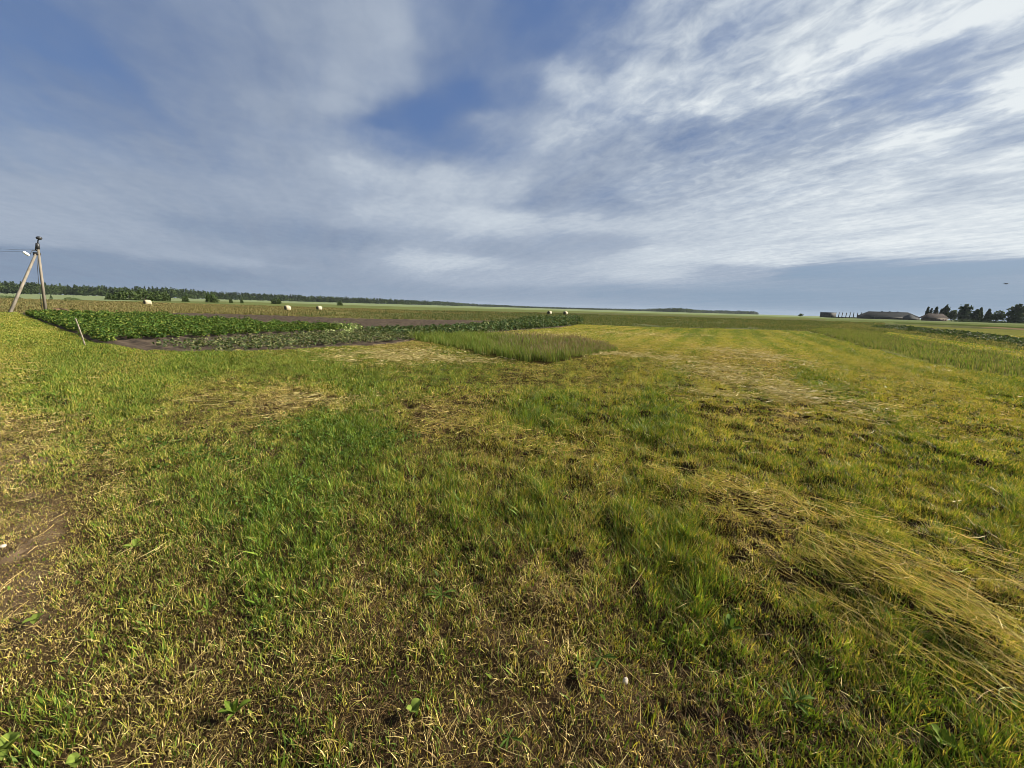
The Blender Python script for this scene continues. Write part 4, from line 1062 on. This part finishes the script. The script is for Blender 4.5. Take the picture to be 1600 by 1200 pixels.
# ------------------------------------------------------------------ bird
def build_bird():
    Y = 60; c = at_depth(1572, 443.5, Y)
    root = thing('bird', c, 'small dark bird gliding in the sky above the right trees', 'bird')
    m = MB(); m.tube([(0, -.26, .0), (0, -.2, .02), (0, -.05, 0), (0, .12, 0), (0, .24, .01), (0, .36, .01)], [.01, .04, .075, .06, .035, .015], 10); m.build('body', M_bird, root, smooth=True)
    for s in (-1, 1):
        m = MB(); v = []; q = []; K = 7
        for i in range(K):
            t = i / (K - 1); ch = .2 * (1 - t) ** .6 + .02; xx = s * (.03 + .5 * t); zz = .10 * sin(t * 2.2); yy = -.05 + .10 * t * t
            for (dy, dz) in ((-ch * .5, 0), (0, .025 * (1 - t)), (ch * .5, 0), (0, -.02 * (1 - t))): v.append([xx, yy + dy, zz + dz])
        for i in range(K - 1):
            for k in range(4): q.append([i * 4 + k, (i + 1) * 4 + k, (i + 1) * 4 + (k + 1) % 4, i * 4 + (k + 1) % 4])
        q.append([0, 1, 2, 3]); q.append([(K - 1) * 4 + 3, (K - 1) * 4 + 2, (K - 1) * 4 + 1, (K - 1) * 4])
        m.add(v, q); m.build('wing', M_bird, root)
    m = MB(); m.add([[-.02, .3, .01], [.02, .3, .01], [.09, .47, .01], [-.09, .47, .01], [-.02, .3, -.005], [.02, .3, -.005], [.09, .47, 0], [-.09, .47, 0]],
                    [[0, 1, 2, 3], [7, 6, 5, 4], [0, 4, 5, 1], [1, 5, 6, 2], [2, 6, 7, 3], [3, 7, 4, 0]]); m.build('tail', M_bird, root)
build_bird()

# ------------------------------------------------------------------ sky
def build_world():
    w = bpy.data.worlds.new('World'); scene.world = w; w.use_nodes = True
    nt = w.node_tree; nt.nodes.clear(); N = nt.nodes; LK = nt.links
    def val(x):
        return x
    def put(sock, x):
        if isinstance(x, (int, float)): sock.default_value = x
        else: LK.new(x, sock)
    def M(op, a, b=None, c=None, clamp=False):
        n = N.new('ShaderNodeMath'); n.operation = op; n.use_clamp = clamp
        put(n.inputs[0], a)
        if b is not None: put(n.inputs[1], b)
        if c is not None: put(n.inputs[2], c)
        return n.outputs[0]
    add = lambda a, b: M('ADD', a, b); mul = lambda a, b: M('MULTIPLY', a, b); sub = lambda a, b: M('SUBTRACT', a, b)
    def ss(x, a, b, lo=0.0, hi=1.0):
        n = N.new('ShaderNodeMapRange'); n.interpolation_type = 'SMOOTHSTEP'
        put(n.inputs[0], x); n.inputs[1].default_value = a; n.inputs[2].default_value = b; n.inputs[3].default_value = lo; n.inputs[4].default_value = hi
        return n.outputs[0]
    def mixc(f, a, b):
        n = N.new('ShaderNodeMix'); n.data_type = 'RGBA'; n.clamp_factor = True
        put(n.inputs[0], f)
        for s, x in ((6, a), (7, b)):
            if isinstance(x, tuple): n.inputs[s].default_value = (*x, 1)
            else: LK.new(x, n.inputs[s])
        return n.outputs[2]
    tc = N.new('ShaderNodeTexCoord'); sp = N.new('ShaderNodeSeparateXYZ'); LK.new(tc.outputs['Generated'], sp.inputs[0])
    x, y, z = sp.outputs
    az = M('MULTIPLY', M('ARCTAN2', x, y), 180 / pi); el = M('MULTIPLY', M('ARCSINE', z), 180 / pi)
    zz = add(M('MAXIMUM', z, 0.0), 0.07)
    a0 = radians(-27)
    X = M('DIVIDE', x, zz); Y = M('DIVIDE', y, zz)
    # along / across the wind streaks
    al = add(mul(X, sin(a0)), mul(Y, cos(a0))); ac = sub(mul(X, cos(a0)), mul(Y, sin(a0)))
    def noise(sa, sc, scale, det, rough=.55, dist=0.0, off=0.0, dim='3D'):
        cb = N.new('ShaderNodeCombineXYZ'); put(cb.inputs[0], mul(al, sa)); put(cb.inputs[1], mul(ac, sc)); cb.inputs[2].default_value = off
        n = N.new('ShaderNodeTexNoise'); LK.new(cb.outputs[0], n.inputs['Vector'])
        n.inputs['Scale'].default_value = scale; n.inputs['Detail'].default_value = det; n.inputs['Roughness'].default_value = rough; n.inputs['Distortion'].default_value = dist
        return n.outputs['Fac']
    def azel(px, py):
        d = pdir(px, py); d = d / np.linalg.norm(d)
        return math.degrees(math.atan2(d[0], d[1])), math.degrees(math.asin(d[2]))
    wob = mul(sub(noise(.5, 1.0, 1.1, 4, off=3.3), .5), 13.0)
    wob2 = mul(mul(sub(noise(.5, 1.0, 1.3, 5, off=8.1), .5), .45), M('MAXIMUM', el, 0.0))
    azw = add(az, wob); elw = add(el, wob2)
    def vmath(op, a, b, c=None):
        n = N.new('ShaderNodeVectorMath'); n.operation = op
        for k, xx in enumerate((a, b, c)):
            if xx is None: continue
            if isinstance(xx, tuple): n.inputs[k].default_value = xx
            else: LK.new(xx, n.inputs[k])
        return n
    def vcoord(e): return 62 * math.log((max(e, -3.5) + 5) / 5)
    n_mid = noise(.5, 2.0, 1.7, 7, .6, .5, 2.9)
    n_str = noise(.5, 1.9, 2.6, 7, .56, .5, 5.2)
    n_fine = noise(1.4, 1.7, 6.5, 8, .6, .35, 9.4)
    vv = mul(M('LOGARITHM', M('DIVIDE', add(M('MAXIMUM', elw, -3.5), 5.0), 5.0), math.e), 62.0)
    cb = N.new('ShaderNodeCombineXYZ'); LK.new(azw, cb.inputs[0]); LK.new(vv, cb.inputs[1])
    acc = None
    for (px, py, c, b) in SKY:
        a_, e_ = azel(px, py)
        here = (a_, vcoord(e_), 2.2)
        if acc is not None: here = vmath('MULTIPLY_ADD', acc, (1e-9, 1e-9, 1e-9), here).outputs[0]   # keeps the node chain sequential
        dd = vmath('DISTANCE', cb.outputs[0], here).outputs['Value']
        wgt = M('POWER', dd, -3.6)
        acc = vmath('MULTIPLY_ADD', (c, b, 1.0), wgt, acc if acc is not None else (0.0, 0.0, 0.0)).outputs[0]
    sa = N.new('ShaderNodeSeparateXYZ'); LK.new(acc, sa.inputs[0])
    cld = M('DIVIDE', sa.outputs[0], sa.outputs[2]); brt = add(M('DIVIDE', sa.outputs[1], sa.outputs[2]), mul(ss(az, -35, 20), .07))
    # fine grain of the cloud grows towards the sun side and overhead
    tex = add(.16, mul(mul(ss(az, -8, 24), ss(el, 8, 22)), .44)); tex2 = add(tex, mul(ss(az, 10, 40), .18))
    cld = add(cld, add(mul(sub(n_mid, .5), .5), mul(mul(sub(n_fine, .5), tex), 1.1)))
    brt = add(brt, add(mul(sub(n_str, .5), mul(tex2, 1.1)), mul(mul(sub(n_fine, .5), tex2), 1.25)))
    veil = ss(cld, -.05, .92)
    def ramp(f, pts):
        n = N.new('ShaderNodeValToRGB'); LK.new(f, n.inputs[0]); e = n.color_ramp.elements
        while len(e) < len(pts): e.new(.5)
        for k, (p, c) in enumerate(pts):
            e[k].position = p; e[k].color = (*[v * K for v in c], 1)
        return n.outputs[0]
    sky = N.new('ShaderNodeTexSky'); sky.sky_type = 'NISHITA'; sky.sun_disc = False
    sky.sun_elevation = SUN_EL; sky.sun_rotation = SUN_AZ; sky.air_density = 1.0; sky.dust_density = .6; sky.ozone_density = 2.0
    K = 1.0 / WSTR / 2 ** EXPO
    low = ss(el, 0.0, 15.0, 1.0, 0.0)
    base = mixc(.85, sky.outputs[0], tuple(k * K for k in (.072, .128, .295)))
    base = mixc(mul(low, .95), base, tuple(k * K for k in (.225, .325, .455)))
    cl_col = ramp(brt, [(0.0, (.175, .225, .335)), (.3, (.295, .355, .46)), (.55, (.40, .465, .565)), (.8, (.60, .665, .73)), (1.0, (.82, .87, .89))])
    c2 = mixc(mul(veil, .97), base, cl_col)
    bg = N.new('ShaderNodeBackground'); LK.new(c2, bg.inputs[0]); bg.inputs[1].default_value = WSTR
    out = N.new('ShaderNodeOutputWorld'); LK.new(bg.outputs[0], out.inputs[0])
    w.cycles.sampling_method = 'MANUAL'; w.cycles.sample_map_resolution = 512
WSTR = 0.1
# sky survey: photo point, cloud cover, cloud brightness
SKY = [
 (0,20,.25,.1),(60,65,.12,.1),(160,20,.4,.15),(300,20,.55,.3),(440,20,.7,.35),(540,15,.8,.42),(615,25,.85,.52),(675,20,.4,.35),(740,20,.35,.2),(850,15,.1,.1),(940,25,.3,.2),(1050,25,.6,.5),(1170,30,.6,.55),(1300,15,.7,.7),(1450,20,.85,.9),(1590,10,.95,1.),
 (100,115,.3,.12),(250,95,.5,.18),(400,95,.6,.25),(540,100,.8,.47),(625,95,.7,.45),(690,95,.35,.22),(770,80,.4,.2),(850,70,.25,.1),(950,95,.45,.35),(1060,85,.7,.65),(1150,75,.55,.5),(1250,110,.85,.8),(1370,70,.85,.9),(1460,105,.5,.4),(1560,90,.7,.6),
 (0,170,.4,.25),(150,175,.45,.2),(300,165,.6,.25),(450,170,.75,.35),(530,155,.85,.5),(595,180,.12,.08),(660,175,.0,.05),(740,160,.02,.05),(815,145,.35,.25),(890,130,.7,.7),(1000,150,.75,.72),(1120,180,.8,.8),(1240,150,.8,.75),(1370,150,.5,.38),(1480,165,.55,.5),(1585,130,1.,1.05),
 (60,235,.6,.36),(250,235,.65,.3),(420,240,.75,.36),(540,230,.65,.42),(600,212,.4,.4),(690,212,.25,.2),(770,200,.55,.42),(870,210,.8,.6),(960,245,.72,.36),(1090,225,.55,.2),(1210,208,.55,.28),(1320,205,.7,.5),(1440,205,.95,.95),(1560,195,.7,.55),
 (60,300,.8,.44),(250,300,.78,.38),(420,300,.82,.42),(560,268,.9,.62),(690,278,.9,.64),(790,285,.85,.58),(850,304,.62,.25),(950,303,.62,.25),(1010,295,.8,.52),(1120,285,.82,.55),(1250,275,.85,.65),(1340,300,.95,.85),(1450,290,.85,.6),(1570,265,.95,.85),
 (20,345,.85,.48),(200,358,.8,.45),(340,352,.65,.25),(490,372,.65,.22),(610,330,.9,.62),(760,333,.95,.72),(900,345,.88,.62),(1050,350,.88,.64),(1200,348,.92,.72),(1400,345,.95,.8),(1580,345,.95,.85),
 (0,372,.85,.46),(20,392,.55,.16),(120,402,.55,.18),(260,395,.82,.44),(400,410,.82,.48),(480,408,.75,.3),(690,411,.88,.7),(800,392,.75,.36),(930,385,.75,.4),(1050,400,.95,.76),(1200,402,.95,.8),(1400,385,.97,.85),(1590,378,.97,.9),
 (60,425,.55,.15),(300,428,.55,.16),(500,430,.7,.32),(730,435,.82,.52),(850,430,.82,.52),(1000,425,.88,.66),(1150,424,.75,.45),(1270,422,.25,.25),(1450,418,.15,.25),(1600,410,.15,.25),
 (100,437,.5,.14),(400,450,.6,.25),(600,455,.6,.3),(800,460,.6,.33),(1000,460,.4,.33),(1200,465,.2,.4),(1400,465,.2,.45),(1600,465,.2,.5),
 (-300,200,.5,.3),(-400,420,.5,.2),(1900,200,.85,.85),(1900,420,.5,.5),(800,-200,.4,.3),(1400,-250,.75,.7),(200,-200,.4,.2),(800,-900,.5,.4)]
build_world()

sun = bpy.data.lights.new('sun', 'SUN'); sun.energy = 5.0; sun.angle = radians(.6); sun.color = (1.0, .90, .74)
so = bpy.data.objects.new('sun', sun); COL.objects.link(so)
so.rotation_euler = Vector(-SUNV).to_track_quat('-Z', 'Y').to_euler(); so.location = (60, 30, 60)

# ------------------------------------------------------------------ air
def build_haze():
    m = bpy.data.materials.new('haze_air'); m.use_nodes = True; nt = m.node_tree; nt.nodes.clear()
    o = nt.nodes.new('ShaderNodeOutputMaterial'); v = nt.nodes.new('ShaderNodeVolumePrincipled')
    v.inputs['Color'].default_value = (.74, .86, 1.0, 1); v.inputs['Density'].default_value = HAZE; v.inputs['Anisotropy'].default_value = 0.1
    nt.links.new(v.outputs[0], o.inputs['Volume'])
    b = MB(); b.box((0, 0, 19.5), (8800, 8800, 41)); h = b.build('haze', m); tag(h, 'thin pale air over the fields', kind='stuff')
HAZE = .000025
if HAZE: build_haze()

# ------------------------------------------------------------------ camera
cam = bpy.data.cameras.new('camera'); cam.sensor_width = 36; cam.lens = F / 1600 * 36; cam.clip_start = .05; cam.clip_end = 30000
co = bpy.data.objects.new('camera', cam); COL.objects.link(co)
from mathutils import Matrix
mw = Matrix(((RT[0], UP[0], -FW[0], 0), (RT[1], UP[1], -FW[1], 0), (RT[2], UP[2], -FW[2], CAMH), (0, 0, 0, 1)))
co.matrix_world = mw
scene.camera = co
vs = scene.view_settings
vs.view_transform = 'Standard'; vs.look = 'None'; vs.gamma = 1.0; vs.exposure = EXPO; vs.use_curve_mapping = False
scene.cycles.pixel_filter_type = 'BLACKMAN_HARRIS'; scene.cycles.filter_width = 0.8
scene.cycles.max_bounces = 6; scene.cycles.diffuse_bounces = 2; scene.cycles.transmission_bounces = 3
